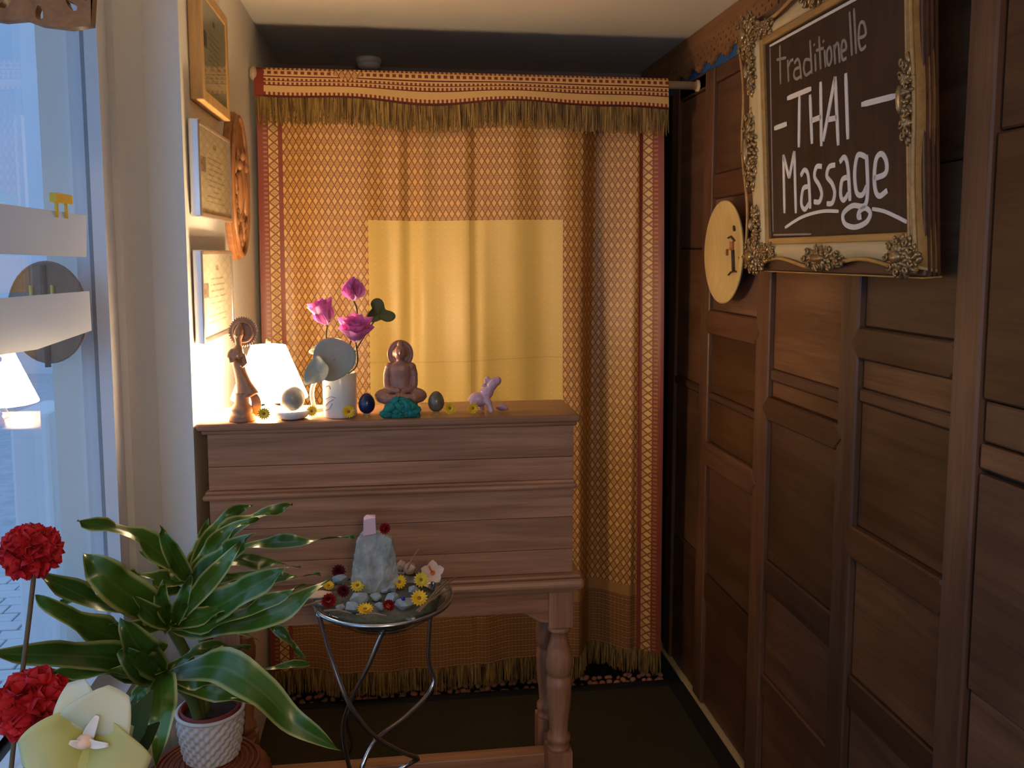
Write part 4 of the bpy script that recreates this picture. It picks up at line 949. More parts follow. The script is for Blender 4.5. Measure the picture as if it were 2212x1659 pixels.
saucer(722, 776, 2.045, .050, (-.18, -1, .25), 'lotus_leaf', 'leaf', .06, 1, .14); saucer(688, 805, 2.03, .034, (-.55, -.8, .5), 'lotus_leaf', 'leaf', .16, 2, .3)
saucer(705, 735, 2.12, .042, (-.4, .35, 1), 'lotus_leaf', 'leaf', .16, 4, -.35); saucer(817, 680, 2.10, .030, (.3, -.7, .5), 'dark_leaf', 'leaf', .3, 3, .4)

# eggs on clear stands
def egg(px, py, Y, r_, mat, label, ring):
    p = aY(px, py, Y); base = T
    st = thing('egg_stand', 'clear glass ring stand under the '+ring, 'stand', (p.x, Y, T))
    MB().lathe([(.012, 0), (.013, .002), (.009, .006), (.0085, .010), (.011, .014), (.0095, .014), (.007, .010), (.007, .004)], (p.x, Y, T), 22, cap=False).build('ring', 'bowl_glass', st)
    m = MB(); prof = []
    for k in range(17):
        t = PI*k/16; z = -math.cos(t); prof.append((r_*math.sin(t)*(1-.13*z), r_*1.28*z))
    m.lathe(prof, (p.x, Y, T+.0105+r_*1.28-.002), 28)
    tag(m.build('stone_egg', mat, None, (p.x, Y, T+.0105)), label, 'stone egg')
egg(792, 857, 2.065, .0195, 'egg_blue', 'glossy dark blue stone egg beside the white mug', 'dark blue stone egg'); egg(942, 855, 2.07, .0195, 'egg_agate', 'polished green brown agate egg beside the seated statue', 'agate egg')

# seated statue
by = 2.10; bpz = aY(866, 884, by); KB = by/F; ox, oz = bpz.x, T
bd = thing('seated_statue', 'seated reddish wooden Buddha statue with a round halo', 'statue', (ox, by, T))
def bx(px): return ox+(px-866)*KB
def bz(py): return T+(886-py)*KB
m = MB()
ring_loft(m, [(bx(866), by, bz(838), .034, .020), (bx(866), by, bz(826), .027, .018), (bx(866), by, bz(808), .0255, .017), (bx(866), by, bz(790), .029, .018), (bx(866), by, bz(780), .031, .016), (bx(866), by, bz(776), .022, .013), (bx(866), by, bz(771), .010, .010), (bx(866), by, bz(764), .009, .009)])
m.ell((bx(866), by-.003, bz(753)), (.0150, .0155, .0185), None, 20, 14); m.ell((bx(866), by, bz(735)), (.0075, .0075, .009)); m.ell((bx(866), by-.0185, bz(752)), (.0026, .004, .0052)); m.ell((bx(852), by, bz(754)), (.0028, .004, .009)); m.ell((bx(880), by, bz(754)), (.0028, .004, .009))
m.ell((bx(861), by-.0165, bz(755.5)), (.0036, .003, .0016)); m.ell((bx(871), by-.0165, bz(755.5)), (.0036, .003, .0016)); m.ell((bx(866), by-.0165, bz(745)), (.0046, .003, .0016)); m.ell((bx(843), by, bz(784)), (.0115, .011, .0115)); m.ell((bx(889), by, bz(784)), (.0115, .011, .0115))
for s_ in (-1, 1):
    m.tube(smoothpath([(bx(866+24*s_), by, bz(781)), (bx(866+29*s_), by, bz(805)), (bx(866+27*s_), by-.010, bz(826)), (bx(866+12*s_), by-.026, bz(832)), (bx(866+1*s_), by-.029, bz(831))]), [.010]*6+[.009]*6+[.008]*6+[.0065]*6+[.006], 10)
    m.tube(smoothpath([(bx(866+10*s_), by, bz(841)), (bx(866+34*s_), by-.012, bz(842)), (bx(866+42*s_), by-.018, bz(846)), (bx(866+22*s_), by-.034, bz(848)), (bx(866-8*s_), by-.036, bz(846))]), [.017]*6+[.016]*6+[.014]*6+[.011]*6+[.008], 10)
remesh(m.build('body', 'buddha', bd), .0014)
m = MB(); m.prism([(bx(866)+.0315*math.cos(2*PI*k/48), bz(757)+.0345*math.sin(2*PI*k/48)) for k in range(48)], 1, by+.008, by+.014, .002)
for rr in (.029, .022): m.tube([(bx(866)+rr*math.cos(2*PI*k/40), by+.008, bz(757)+rr*1.09*math.sin(2*PI*k/40)) for k in range(40)], .0016, 6, True)
m.build('halo', 'buddha', bd)
m = MB(); m.lathe([(.046, 0), (.047, .004), (.043, .010), (.040, .024), (.046, .030), (.047, .036), (.040, .040)], (ox, by, T), 40, 1, .72); m.build('pedestal', 'buddha', bd)
# teal cloth draped before it
m = MB()
def clo(a, b):
    x = bx(828+76*a)+.0; h = math.sin(PI*(.12+.76*a)); z = T+.002+(h*.048)*(1-b); w = .006*noise.noise(Vector((a*7, b*6, 1)))+.004*noise.noise(Vector((a*18, b*13, 4)))
    return (x+(.004*math.sin(b*9+a*6)), by-.046-.010*math.sin(PI*b)-.004*math.sin(PI*a)+w, max(z+.006*noise.noise(Vector((a*9, b*4, 7)))*(1-b), T+.001))
m.sheet(clo, 40, 20); o = m.build('cloth_bundle', 'teal', None, (ox, by-.05, T)); o.modifiers.new('s', 'SOLIDIFY').thickness = .006; tag(o, 'crumpled teal cloth lying against the seated statue base', 'cloth')

# pink quartz dragon and crystal
qy = 2.085; qb = aY(1045, 882, qy)
def qx(px): return aY(px, 850, qy).x
def qz(py): return T+(882-py)*qy/F
m = MB(); m.ell((qx(1033), qy+.004, qz(852)), (.025, .020, .018)); m.ell((qx(1052), qy, qz(838)), (.015, .013, .021), Euler((0, .6, 0))); m.ell((qx(1064), qy-.002, qz(819)), (.0125, .011, .020), Euler((0, .55, 0))); m.ell((qx(1074), qy-.002, qz(812)), (.010, .009, .012), Euler((0, .4, 0)))
for px, py in ((1050, 812), (1046, 822), (1042, 832), (1054, 806)): m.ell((qx(px), qy, qz(py)), (.005, .004, .007), Euler((0, -.6, 0)))
m.tube(smoothpath([(qx(1050), qy-.008, qz(850)), (qx(1056), qy-.016, qz(864)), (qx(1061), qy-.020, qz(879))]), [.009]*6+[.007]*6+[.0055], 10); m.tube([(qx(1022), qy-.008, qz(860)), (qx(1018), qy-.012, qz(879))], [.009, .006]); m.tube([(qx(1040), qy+.012, qz(860)), (qx(1042), qy+.016, qz(879))], [.009, .006])
o = m.build('quartz_dragon', 'quartz', None, (qx(1040), qy, T)); remesh(o, .002); tag(o, 'polished pink quartz dragon figurine raising its head', 'figurine')
random.seed(5); c0 = Vector((qx(1084), qy, T+.011)); o = hull(nugget(c0, .017, .012, .0105), 'quartz_crystal', 'quartz', None, (c0.x, c0.y, T)); tag(o, 'rough pink quartz crystal behind the quartz dragon', 'crystal')

# ================================================================== GLASS BOWL ON CHROME STAND
BY = 1.76; bc = aY(828, 1283, BY); BR = 152*BY/F
RIMZ = aY(828, 1283, BY).z
stand = thing('chrome_stand', 'twisted chrome rod stand carrying the glass bowl', 'stand', (bc.x, BY, 0))
MB().tube([(bc.x+(BR-.002)*math.cos(2*PI*k/56), BY+(BR-.002)*math.sin(2*PI*k/56), RIMZ-.008) for k in range(56)], .0042, 10, True).build('ring', 'chrome', stand)
def rod_(pts, feet):
    q = [aY(*p) for p in pts]; pth = smoothpath(q, 7)+[Vector(f) for f in feet]; MB().tube(pth, .0048, 10).build('leg', 'chrome', stand)
aA = math.radians(205); tA = Vector((bc.x+(BR-.002)*math.cos(aA), BY+(BR-.002)*math.sin(aA), RIMZ-.008))
def legp(top, pts, tail, straight=()):
    q = [Vector(top)]+[aY(*p) for p in pts]; pth = smoothpath(q, 7)+[aY(*p) for p in straight]; e = pth[-1]; pth += smoothpath([e]+[Vector(t) for t in tail], 5)[1:]
    MB().tube(pth, .0048, 10).build('leg', 'chrome', stand)
legp(tA, [(715, 1420, 1.70), (750, 1512, 1.69), (800, 1582, 1.70), (858, 1620, 1.73), (905, 1638, 1.77)], [(bc.x-.01, 1.80, .36), (bc.x-.08, 1.84, .15), (bc.x-.10, 1.86, .005)], [(862, 1662, 1.75)])
aB = math.radians(300); legp((bc.x+BR*.9*math.cos(aB), BY+BR*.9*math.sin(aB), RIMZ-.012), [(838, 1352, 1.70), (795, 1440, 1.71), (758, 1512, 1.735), (741, 1580, 1.76), (754, 1655, 1.79)], [(bc.x+.0, 1.80, .25), (bc.x+.08, 1.76, .005)])
aC = math.radians(40); legp((bc.x+(BR-.002)*math.cos(aC), BY+(BR-.002)*math.sin(aC), RIMZ-.008), [(925, 1410, 1.86), (935, 1480, 1.86), (880, 1545, 1.81), (812, 1598, 1.75), (782, 1655, 1.72)], [(bc.x-.07, 1.68, .25), (bc.x-.04, 1.66, .005)])
bowl = thing('glass_bowl', 'shallow clear glass bowl filled with stones and dried flowers', 'bowl', (bc.x, BY, RIMZ-.06))
MB().lathe([(.0, -.064), (.05, -.062), (.085, -.050), (.115, -.030), (BR-.008, -.006), (BR, 0), (BR-.002, .002), (BR-.012, -.005), (.112, -.026), (.082, -.046), (.05, -.057), (0, -.059)], (bc.x, BY, RIMZ), 56, cap=False).build('dish', 'bowl_glass', bowl)
MB().lathe([(.0, -.055), (.05, -.053), (.080, -.044), (.108, -.026), (.118, -.018), (.09, -.012), (.04, -.008), (0, -.008)], (bc.x, BY, RIMZ), 40, cap=False, fn=lambda r, z, w: .004*math.sin(9*w)+.003*math.sin(23*w+z*90) if r > .03 else 0).build('gravel_bed', 'gravel', bowl)
def ib(px, py, dz=0): return aZ(px, py, RIMZ-.004+dz)
# tall rock traced, with real thickness
c = ib(815, 1262); KY = c.y/F
random.seed(11); pts = []
for px, py in ((760, 1250), (763, 1215), (770, 1180), (775, 1160), (790, 1150), (830, 1155), (850, 1165), (856, 1200), (862, 1245), (855, 1268), (815, 1285), (775, 1270)):
    x = c.x+(px-815)*KY; z = RIMZ-.012+(1272-py)*KY*1.09
    top = (1285-py)/135
    pts += [Vector((x, c.y-.030+.014*top+random.uniform(-.004, .004), z)), Vector((c.x+(x-c.x)*.9, c.y+.030-.010*top+random.uniform(-.004, .004), z-.004))]
pts += [Vector((c.x-.004, c.y-.042, RIMZ-.006)), Vector((c.x+.012, c.y-.038, RIMZ+.02))]
rk = hull(pts, 'upright_rock', 'rock', None, (c.x, c.y, RIMZ-.012))
sb = rk.modifiers.new('sub', 'SUBSURF'); sb.subdivision_type = 'SIMPLE'; sb.levels = sb.render_levels = 4
tx = bpy.data.textures.new('rock_relief', 'CLOUDS'); tx.noise_scale = .022; dm = rk.modifiers.new('relief', 'DISPLACE'); dm.texture = tx; dm.strength = .010; dm.mid_level = .5; dm.texture_coords = 'LOCAL'
tag(rk, 'tall blue grey rock standing upright in the glass bowl', 'rock')
rt = max(v.z for v in pts)
# pink quartz and red strawflower on the rock
q0 = Vector((c.x+(801-815)*KY, c.y-.012, rt-.004)); h_ = .040
o = hull([q0+Vector((sx*.0135*(1-.12*t), sy*.011, t*h_+.002*sx)) for sx in (-1, 1) for sy in (-1, 1) for t in (0, .45, .85)]+[q0+Vector((-.006, 0, h_)), q0+Vector((.004, .003, h_*.96))], 'quartz_chunk', 'quartz_pale', None, q0); tag(o, 'pale pink quartz chunk standing on top of the tall rock', 'crystal')
place(S_r, (c.x+(833-815)*KY, c.y-.016, rt+.006), 'red strawflower on top of the tall rock beside pink quartz', 1.0, (.25, -1, .25), 0, 'strawflowers in the bowl')
for px, py, pr, s_, fc_, lab in ((732, 1235, S_d, 1.25, (0, -.8, .5), 'wine red strawflower at the rock\'s shaded foot by the plant leaf'), (711, 1299, S_r, 1.25, (-.05, -.8, .7), 'red strawflower on the bowl rim beside the white shell piece'), (741, 1278, S_d, 1.1, (.2, -.7, .6), 'wine red strawflower behind the red rim strawflower'), (838, 1311, S_r, 1.1, (.4, -.4, .8), 'red strawflower lying tilted by the pointed blue stone')):
    p = ib(px, py, .012); place(pr, p, lab, s_, fc_, random.random()*3, 'strawflowers in the bowl')
for px, py, pr, s_, fc_, lab in ((710, 1267, D_y, 1.0, (.1, -.5, .9), 'yellow daisy behind the white shell piece in the bowl'), (773, 1266, D_l, 1.25, (-.1, -.7, .7), 'pale lemon daisy before the tall rock\'s foot'), (789, 1319, D_y, 1.35, (0, -.35, .95), 'yellow daisy lying flat at the bowl\'s front rim'),
                               (863, 1258, D_y, 1.3, (-.1, -.8, .6), 'orange yellow daisy between the rock and the shell'), (909, 1253, D_l, 1.35, (.1, -.9, .5), 'lemon yellow daisy below the peach hibiscus'), (905, 1294, D_y, 1.45, (.05, -.7, .7), 'large yellow daisy in front of the bowl\'s twigs')):
    p = ib(px, py, .010); place(pr, p, lab, s_, fc_, random.random()*3, 'daisies in the bowl')
# hibiscus
hp = ib(935, 1238, .012); hb = thing('hibiscus', 'peach hibiscus bloom with orange throat on the bowl rim', 'flower', (0, 0, 0))
for k in range(5):
    m = MB(); petal(m, .026, .023, .18, .002, 2*PI*k/5, .35, 0, 4, 5, .55, .1); m.build('petal', 'hib', hb)
MB().lathe([(.004, 0), (.005, .004), (.003, .006)], (0, 0, .0), 10).build('throat', 'hib_c', hb); MB().tube([(0, 0, .003), (-.003, .004, .013), (-.006, .010, .022)], [.002, .0016, .0022], 7).build('stamen', 'hib_c', hb)
hb.location = hp; hb.rotation_euler = Vector((-.1, -.9, .5)).to_track_quat('Z', 'Y').to_euler(); hb.scale = (1.05,)*3
# shells
def shell(px, py, s_, label, rot):
    p = ib(px, py, .010); m = MB(); m.lathe([(0, -.016), (.006, -.012), (.012, -.004), (.013, .003), (.010, .008), (.008, .009), (.006, .013), (.003, .016), (0, .018)], (0, 0, 0), 24, fn=lambda r, z, w: .0012*math.sin(6*w+z*300) if r > .002 else 0)
    m.xform(Matrix.Translation(p) @ Euler(rot).to_matrix().to_4x4() @ Matrix.Scale(s_, 4)); tag(m.build('sea_shell', 'shell', None, p), label, 'shell')
shell(884, 1228, 1.1, 'brown and white whorled sea shell beside the hibiscus', (1.3, .3, .6)); shell(868, 1222, .9, 'orange sea shell leaning on the tall rock', (1.0, -.6, .2))
p = ib(692, 1287, .008); m = MB(); m.sheet(lambda a, b: (p.x+.022*(a-.5)*2*math.cos(.3*b), p.y+.014*(b-.5)*2, p.z+.008*math.sin(PI*a)*math.sin(PI*b)), 12, 10); o = m.build('shell_piece', 'hib', None, p); o.modifiers.new('s', 'SOLIDIFY').thickness = .003; tag(o, 'smooth white shell piece on the bowl rim beside the red strawflower', 'shell')
# loose stones
random.seed(17)
stones = [(735, 1252, 18, 'flat grey green stone under the wine red strawflower'), (775, 1296, 24, 'square blue grey stone before the lemon daisy'), (812, 1290, 15, 'pointed blue stone at the tall rock\'s foot'), (819, 1310, 13, 'narrow blue stone beside the tilted red strawflower'),
          (845, 1270, 14, 'bright pale blue stone beside the orange yellow daisy'), (846, 1292, 18, 'grey stone behind the tilted red strawflower'), (872, 1303, 22, 'rounded pale stone with a blue dot'), (893, 1275, 14, 'small grey stone between the two lemon daisies'), (760, 1312, 18, 'grey stone left of the front rim daisy'),
          (735, 1312, 12, 'small grey pebble beside the rim strawflower'), (830, 1275, 11, 'small white blue stone touching the tall rock'), (690, 1302, 13, 'small blue grey stone at the bowl\'s plant side')]
for px, py, sz, lab in stones:
    p = ib(px, py, .003); r_ = sz*p.y/F
    o = hull(nugget(p, r_*1.05, r_*.85, r_*.75), 'loose_stone', 'chip', None, p); tag(o, lab+' in the bowl', 'stone', 'loose stones in the bowl')
p = ib(871, 1293, .016); tag(MB().ell(p, .0042, None, 10, 6).build('blue_bead', emitter('blue_bead', (0, 0, 0), 0) if False else plain('cobalt_bead', (.01, .02, .5), .2), None, p), 'tiny cobalt blue bead on the rounded pale stone', 'bead')
twigs = [((915, 1310), (968, 1252)), ((925, 1300), (985, 1247)), ((900, 1320), (975, 1270)), ((655, 1310), (720, 1300)), ((700, 1320), (760, 1325)), ((880, 1215), (906, 1186)), ((905, 1322), (945, 1290)), ((770, 1328), (835, 1330))]
for k, (a, b) in enumerate(twigs):
    A, B = ib(*a, .004), ib(*b, .008); 
    if k == 5: A, B = aY(a[0], a[1]+14, 1.80), aY(*b, 1.81)
    tag(MB().tube(smoothpath([A, A.lerp(B, .5)+Vector((0, 0, .004)), B]), [.0024]*6+[.0018]*6+[.0012], 6).build('dry_twig', 'twig', None, A), 'thin dry twig lying among the stones in the bowl', 'twig', 'twigs in the bowl')
# underside nub
MB().lathe([(.03, -.075), (.034, -.062), (.03, -.060)], (bc.x, BY, RIMZ), 24).build('foot', 'bowl_glass', bowl)

# ================================================================== PLANT IN BASKET ON RATTAN STOOL
PY = 1.70; kp = PY/F
sc_ = aY(452, 1640, PY); SZ = sc_.z+.006
stl_x = aY(448, 1640, PY-.02).x; srad = abs(aY(588, 1620, PY-.02).x-stl_x)
stl = thing('rattan_stool', 'round red brown woven rattan stool under the plant basket', 'stool', (stl_x, PY-.02, 0))
prof = [(srad*.86, 0)]+[(srad*(.9+.10*math.sin(PI*t/24)), .004+(SZ-.06)*t/24) for t in range(25)]+[(srad*.985, SZ-.045), (srad*.955, SZ-.028), (srad*.90, SZ-.014), (srad*.80, SZ-.005), (srad*.6, SZ-.001), (srad*.3, SZ-.0005), (0, SZ-.0005)]
pf = []
for (r0, z0), (r1, z1) in zip(prof, prof[1:]):
    k = max(1, int(math.hypot(r1-r0, z1-z0)/.006))
    pf += [(r0+(r1-r0)*i/k, z0+(z1-z0)*i/k) for i in range(k)]
pf.append(prof[-1]); LEN = [0]
MB().lathe(pf, (stl_x, PY-.02, 0), 180, fn=lambda r, z, w: (.0035*math.sin(w*30+(PI if int(z/.011+r/.011*.0) % 2 else 0))*abs(math.sin(PI*z/.011)) if r > srad*.84 else 0)).build('woven_body', 'rattan', stl)
m = MB()
for k in range(9): m.tube([(stl_x+srad*(.1+.085*k)*math.cos(2*PI*i/60), PY-.02+srad*(.1+.085*k)*math.sin(2*PI*i/60), SZ-.001+.0012*math.sin(i*PI+k*PI)) for i in range(60)], .0035, 6, True)
m.build('woven_seat', 'rattan', stl)
ST_TOP = SZ+.0035
bw = 68*kp; bkx = aY(457, 1600, PY).x; bkh = (1640-1526)*kp*.92
pot = thing('wicker_basket', 'white woven wicker basket pot with red clay liner on the rattan stool', 'basket', (bkx, PY, ST_TOP))
pf = [(bw*(.80+.20*min(1, t/22)**.7), bkh*t/30) for t in range(31)]
MB().lathe(pf, (bkx, PY, ST_TOP), 160, cap=False, fn=lambda r, z, w: .0032*math.sin(w*20+(PI if int(z/bkh*10) % 2 else 0))*abs(math.sin(PI*z/bkh*10))+.0008).build('weave', 'wicker', pot)
MB().tube([(bkx+(bw+.001)*math.cos(2*PI*i/60), PY+(bw+.001)*math.sin(2*PI*i/60), ST_TOP+bkh) for i in range(60)], .004, 8, True).build('braided_rim', 'wicker', pot)
MB().lathe([(0, .004), (bw*.75, .004), (bw*.90, bkh*.9), (bw*.93, bkh+.008), (bw*.86, bkh+.008), (bw*.84, bkh-.006)], (bkx, PY, ST_TOP), 48, cap=False).build('clay_liner', 'terracotta', pot)
MB().lathe([(bw*.85, bkh-.008), (0, bkh-.004)], (bkx, PY, ST_TOP), 32, cap=False).build('soil', 'soil', pot)
plant = thing('dracaena_plant', 'dracaena plant with long yellow edged green leaves in the wicker basket', 'plant', (bkx, PY, ST_TOP+bkh-.01))
hub1, hub2, hub3 = aY(405, 1265, 1.70), aY(365, 1345, 1.62), aY(352, 1450, 1.58)
for h_, r_ in ((hub1, .009), (hub2, .010), (hub3, .010)):
    b_ = Vector((bkx+(h_.x-bkx)*.25, PY+(h_.y-PY)*.3, ST_TOP+bkh-.012)); MB().tube(smoothpath([b_, b_.lerp(h_, .5)+Vector((.012, .01, .0)), h_, h_+Vector((0, 0, .02))]), r_, 10).build('cane', 'stem', plant)
def leaf(pts, wpx, fold_=.25, roll=0.0, seed=0):
    q = [aY(*p) for p in pts]; path = smoothpath(q, 6); n = len(path)-1; Wd = wpx*.80*q[len(q)//2].y/F
    vs, uv = [], []; NU = 8
    for i, p in enumerate(path):
        t = (path[min(i+1, n)]-path[max(i-1, 0)]).normalized(); b = i/n
        view = (EYE-p).normalized(); up = view*math.cos(roll)+Vector((0, 0, 1))*math.sin(roll)
        s_ = t.cross(up).normalized(); nn = s_.cross(t).normalized()
        w = Wd*max(.03, math.sin(PI*(.06+.94*b**.80))**.95)
        for k in range(NU+1):
            a = k/NU-.5; vs.append(p+s_*(a*w)+nn*(fold_*abs(a)*w*.8-.010*math.sin(b*13+seed*1.7)*a*2-.004*math.sin(b*23+seed)*abs(a)*2)); uv.append((k/NU, b))
    fs = [(i*(NU+1)+k, (i+1)*(NU+1)+k, (i+1)*(NU+1)+k+1, i*(NU+1)+k+1) for i in range(n) for k in range(NU)]
    m = MB(); m.add(vs, fs, True, uv); o = m.build('leaf', 'leaf', plant); return o
V = .9
LV = [([(405, 1255, 1.69), (300, 1160, 1.64), (165, 1126, 1.58)], 62, V), ([(405, 1255, 1.68), (372, 1195, 1.64), (345, 1136, 1.62)], 50, .2), ([(410, 1255, 1.70), (490, 1150, 1.72), (570, 1110, 1.74), (632, 1090, 1.76)], 46, V),
      ([(415, 1260, 1.68), (480, 1205, 1.62), (548, 1152, 1.58)], 70, .5), ([(420, 1245, 1.72), (540, 1180, 1.73), (650, 1170, 1.72), (764, 1158, 1.70)], 36, V), ([(370, 1345, 1.62), (270, 1280, 1.54), (215, 1230, 1.52), (180, 1195, 1.52)], 105, .3),
      ([(365, 1345, 1.62), (230, 1310, 1.52), (110, 1255, 1.46), (-10, 1205, 1.42)], 58, V), ([(360, 1400, 1.62), (240, 1375, 1.54), (160, 1340, 1.48), (75, 1285, 1.44)], 84, .5), ([(352, 1455, 1.58), (255, 1425, 1.50), (120, 1415, 1.42), (-40, 1412, 1.36)], 92, .4),
      ([(350, 1465, 1.58), (220, 1455, 1.48), (80, 1475, 1.40), (-40, 1505, 1.34)], 50, V), ([(370, 1350, 1.62), (470, 1310, 1.56), (550, 1265, 1.52), (622, 1226, 1.50)], 92, .4), ([(375, 1360, 1.62), (520, 1345, 1.54), (620, 1310, 1.52), (712, 1250, 1.54)], 84, .6),
      ([(380, 1340, 1.60), (430, 1280, 1.56), (490, 1210, 1.55), (520, 1170, 1.56)], 52, .2), ([(378, 1345, 1.58), (395, 1295, 1.54), (412, 1240, 1.53)], 40, .2), ([(350, 1450, 1.56), (300, 1400, 1.48), (262, 1335, 1.46)], 95, .2),
      ([(410, 1260, 1.72), (520, 1245, 1.74), (610, 1248, 1.73), (692, 1240, 1.72)], 40, V), ([(356, 1465, 1.58), (450, 1440, 1.58), (550, 1445, 1.58), (668, 1432, 1.58)], 34, V), ([(356, 1460, 1.56), (470, 1440, 1.50), (560, 1490, 1.46), (640, 1565, 1.44), (738, 1622, 1.44)], 100, .5),
      ([(350, 1450, 1.55), (350, 1500, 1.46), (345, 1570, 1.41), (338, 1655, 1.40)], 82, .15), ([(358, 1470, 1.58), (450, 1492, 1.54), (560, 1520, 1.52)], 52, .5), ([(560, 1330, 1.60), (600, 1360, 1.58), (630, 1390, 1.57), (656, 1424, 1.57)], 26, .5),
      ([(408, 1255, 1.72), (450, 1170, 1.76), (500, 1110, 1.80), (545, 1092, 1.82)], 44, .4), ([(405, 1262, 1.66), (330, 1250, 1.60), (270, 1240, 1.58)], 44, V), ([(400, 1270, 1.66), (320, 1275, 1.60), (255, 1290, 1.57)], 40, .7), ([(370, 1350, 1.60), (330, 1330, 1.53), (290, 1290, 1.50)], 60, .3),
      ([(372, 1352, 1.60), (440, 1330, 1.56), (520, 1300, 1.56), (600, 1330, 1.58)], 50, .7), ([(352, 1455, 1.57), (300, 1440, 1.49), (262, 1395, 1.46)], 90, .2), ([(405, 1260, 1.72), (470, 1250, 1.78), (540, 1265, 1.82)], 40, .6), ([(404, 1258, 1.72), (430, 1190, 1.78), (450, 1120, 1.82)], 44, .3),
      ([(352, 1460, 1.60), (300, 1500, 1.60), (250, 1540, 1.60)], 40, .6),
      ([(400, 1262, 1.70), (350, 1215, 1.70), (300, 1190, 1.70)], 40, .3), ([(408, 1258, 1.70), (440, 1215, 1.70), (470, 1150, 1.72)], 48, .4), ([(372, 1348, 1.60), (350, 1300, 1.55), (352, 1255, 1.54)], 44, .2), ([(372, 1350, 1.62), (430, 1345, 1.64), (500, 1355, 1.66), (560, 1385, 1.66)], 40, .7),
      ([(355, 1455, 1.58), (420, 1410, 1.60), (480, 1395, 1.62), (540, 1400, 1.64)], 34, .7), ([(370, 1350, 1.60), (310, 1360, 1.54), (240, 1345, 1.50)], 44, .7), ([(360, 1360, 1.62), (290, 1310, 1.60), (215, 1290, 1.58), (130, 1300, 1.56)], 44, .7), ([(405, 1258, 1.72), (480, 1215, 1.76), (570, 1215, 1.78), (650, 1225, 1.78)], 40, .8),
      ([(408, 1255, 1.71), (450, 1190, 1.70), (500, 1140, 1.70), (560, 1120, 1.70)], 40, .4), ([(372, 1345, 1.60), (420, 1300, 1.58), (470, 1235, 1.58), (530, 1165, 1.60)], 46, .3), ([(375, 1355, 1.60), (470, 1345, 1.54), (580, 1300, 1.52), (660, 1262, 1.52)], 44, .8), ([(355, 1455, 1.56), (300, 1445, 1.50), (200, 1455, 1.44), (100, 1450, 1.40)], 40, .8),
      ([(352, 1462, 1.58), (400, 1470, 1.55), (470, 1475, 1.54), (540, 1500, 1.53)], 40, .7), ([(365, 1350, 1.62), (300, 1300, 1.58), (240, 1240, 1.57), (215, 1200, 1.58)], 44, .4)]
for i, (pts, w, roll) in enumerate(LV): leaf(pts, w, .28, .75 if roll == V else roll*.8+.01, i)
# little fallen blooms behind the basket are orchid heads leaning out of the pot

# ================================================================== NEAR FLOWERS ON A PLANT STAND (below the frame)
NX, NY, NZ = -.30, .80, .80
ps = thing('plant_stand', 'small round white plant stand by the shop window', 'table', (NX, NY, 0))
MB().lathe([(.19, -.02), (.20, -.015), (.20, -.004), (.195, 0), (0, 0)], (NX, NY, NZ), 48).build('table_top', 'white', ps)
for k in range(3): a = 2*PI*k/3+.5; MB().tube([(NX+.10*math.cos(a), NY+.10*math.sin(a), NZ-.02), (NX+.17*math.cos(a), NY+.17*math.sin(a), 0)], .012, 10).build('leg', 'white', ps)
def vase(x, y, r_, h_, name, label, mat):
    t = thing(name, label, 'vase', (x, y, NZ)); MB().lathe([(r_*.7, 0), (r_, h_*.3), (r_*.9, h_*.8), (r_, h_), (r_*.92, h_), (r_*.8, h_*.8), (0, h_*.75)], (x, y, NZ), 32, cap=False).build('body', mat, t); return t
vase(-.24, .76, .05, .11, 'flower_pot', 'white orchid pot on the plant stand', 'porcelain'); vase(-.38, .88, .04, .12, 'flower_vase', 'white vase of red silk flowers on the plant stand', 'porcelain')
orc = thing('yellow_orchid', 'large pale yellow orchid bloom with white lip in front of the dracaena', 'flower', (-.24, .76, NZ+.1))
oY = .74; oc_ = aY(196, 1584, oY)
MB().tube(smoothpath([(-.24, .76, NZ+.09), (-.26, .80, NZ+.2), (oc_.x+.004, oY+.05, oc_.z-.09), (oc_.x, oY+.02, oc_.z)]), .003, 8).build('stem', 'stem', orc)
def opet(tip, wpx, dy, mat, name, bend=.012, pw=.55):
    a = oc_+Vector((0, -.002, 0)); b = aY(*tip, oY-dy); d = (b-a); L = d.length; t = d.normalized(); s_ = t.cross(Vector((0, -1, 0))).normalized(); nn = s_.cross(t)
    if nn.y > 0: nn = -nn
    Wd = wpx*oY/F; m = MB()
    def fn(u, v): w = Wd*math.sin(PI*min(1, .06+.90*v**.7))**pw; return a+t*(L*v)+s_*((u-.5)*w)+nn*(bend*math.sin(PI*v)+.25*w*(u-.5)**2)
    m.sheet(fn, 10, 12); o = m.build(name, mat, orc); o.modifiers.new('s', 'SOLIDIFY').thickness = .0012; return o
opet((165, 1470), 105, .0, 'orchid_w', 'sepal'); opet((258, 1490), 150, .012, 'orchid_w', 'petal'); opet((45, 1625), 160, .010, 'orchid', 'petal'); opet((320, 1655), 140, .016, 'orchid', 'petal'); opet((150, 1730), 150, .004, 'orchid', 'sepal'); opet((285, 1580), 90, -.01, 'orchid', 'sepal'); 
for tip, w in (((150, 1602), 26), ((212, 1545), 26), ((235, 1608), 22)): opet(tip, w, .022, 'orchid_lip', 'lip', .006, .5)
MB().ell(oc_+Vector((0, -.014, .001)), (.007, .008, .006)).build('column', 'hib', orc)
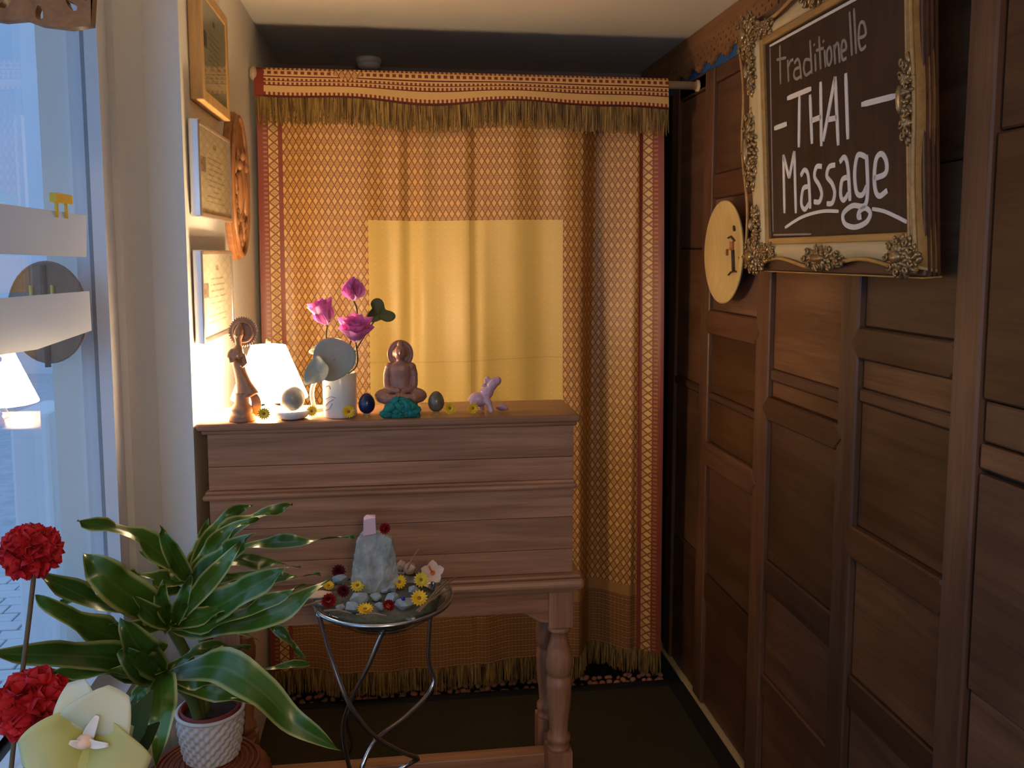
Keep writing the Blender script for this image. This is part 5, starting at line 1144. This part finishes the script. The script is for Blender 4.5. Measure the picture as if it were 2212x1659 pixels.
for k, (tip, w) in enumerate((((330, 1490), 60), ((300, 1540), 50), ((345, 1560), 60), ((295, 1500), 40))):
    p0 = aY(250, 1640, .80); p1 = aY(*tip, .86); m = MB(); d = p1-p0; s_ = d.normalized().cross(Vector((0, -1, .2))).normalized(); Wd = w*.8/F
    m.sheet(lambda u, v: p0+d*v+s_*((u-.5)*Wd*math.sin(PI*min(1, .05+.93*v)))+Vector((0, -.012*math.sin(PI*v), 0)), 6, 10); m.build('leaf', 'teal_leaf', orc)
def pompon(px, py, Y, R, label, seed):
    c = aY(px, py, Y); random.seed(seed); t = thing('red_silk_flower', label, 'flower', (-.38, .88, NZ+.1)); m = MB()
    for k in range(240):
        u = random.uniform(-1, 1); a = random.uniform(0, 2*PI); d = Vector((math.sqrt(1-u*u)*math.cos(a), math.sqrt(1-u*u)*math.sin(a), u)); q = random.uniform(.75, 1.0)
        s0 = len(m.v); petal(m, R*.56*q, R*.42, .6, 0, 0, 0, 0, 4, 4, .45, .4)
        m.xform(Matrix.Translation(c+d*R*.42) @ d.to_track_quat('Y', 'Z').to_matrix().to_4x4() @ Matrix.Rotation(random.uniform(0, 6), 4, 'Y'), s0)
    m.build('petals', 'red_flower', t); MB().ell(c, R*.55).build('core', 'red_flower', t)
    MB().tube(smoothpath([(-.38, .88, NZ+.09), (-.40, .89, NZ+.2), (c.x, c.y, c.z-R), (c.x, c.y, c.z)]), .0025, 7).build('stem', 'dry_stem', t)
pompon(68, 1192, .93, 66*.93/F, 'upright red ruffled silk flower against the shop window', 3); pompon(72, 1520, .86, 82*.86/F, 'low dark red ruffled silk flower behind the yellow orchid', 8)

# power cable on the floor
tag(MB().tube(smoothpath([(-.20, 3.0, .006), (-.185, 2.85, .006), (-.165, 2.72, .006), (-.20, 2.60, .006), (-.30, 2.52, .006), (-.42, 2.50, .006)]), .004, 7).build('power_cable', 'cable', None, (-.2, 2.8, 0)), 'thin black cable on the carpet behind the counter', 'cable')
for o in list(bpy.data.objects):
    if o.type == 'EMPTY' and o.get('label') == 'x': bpy.data.objects.remove(o)
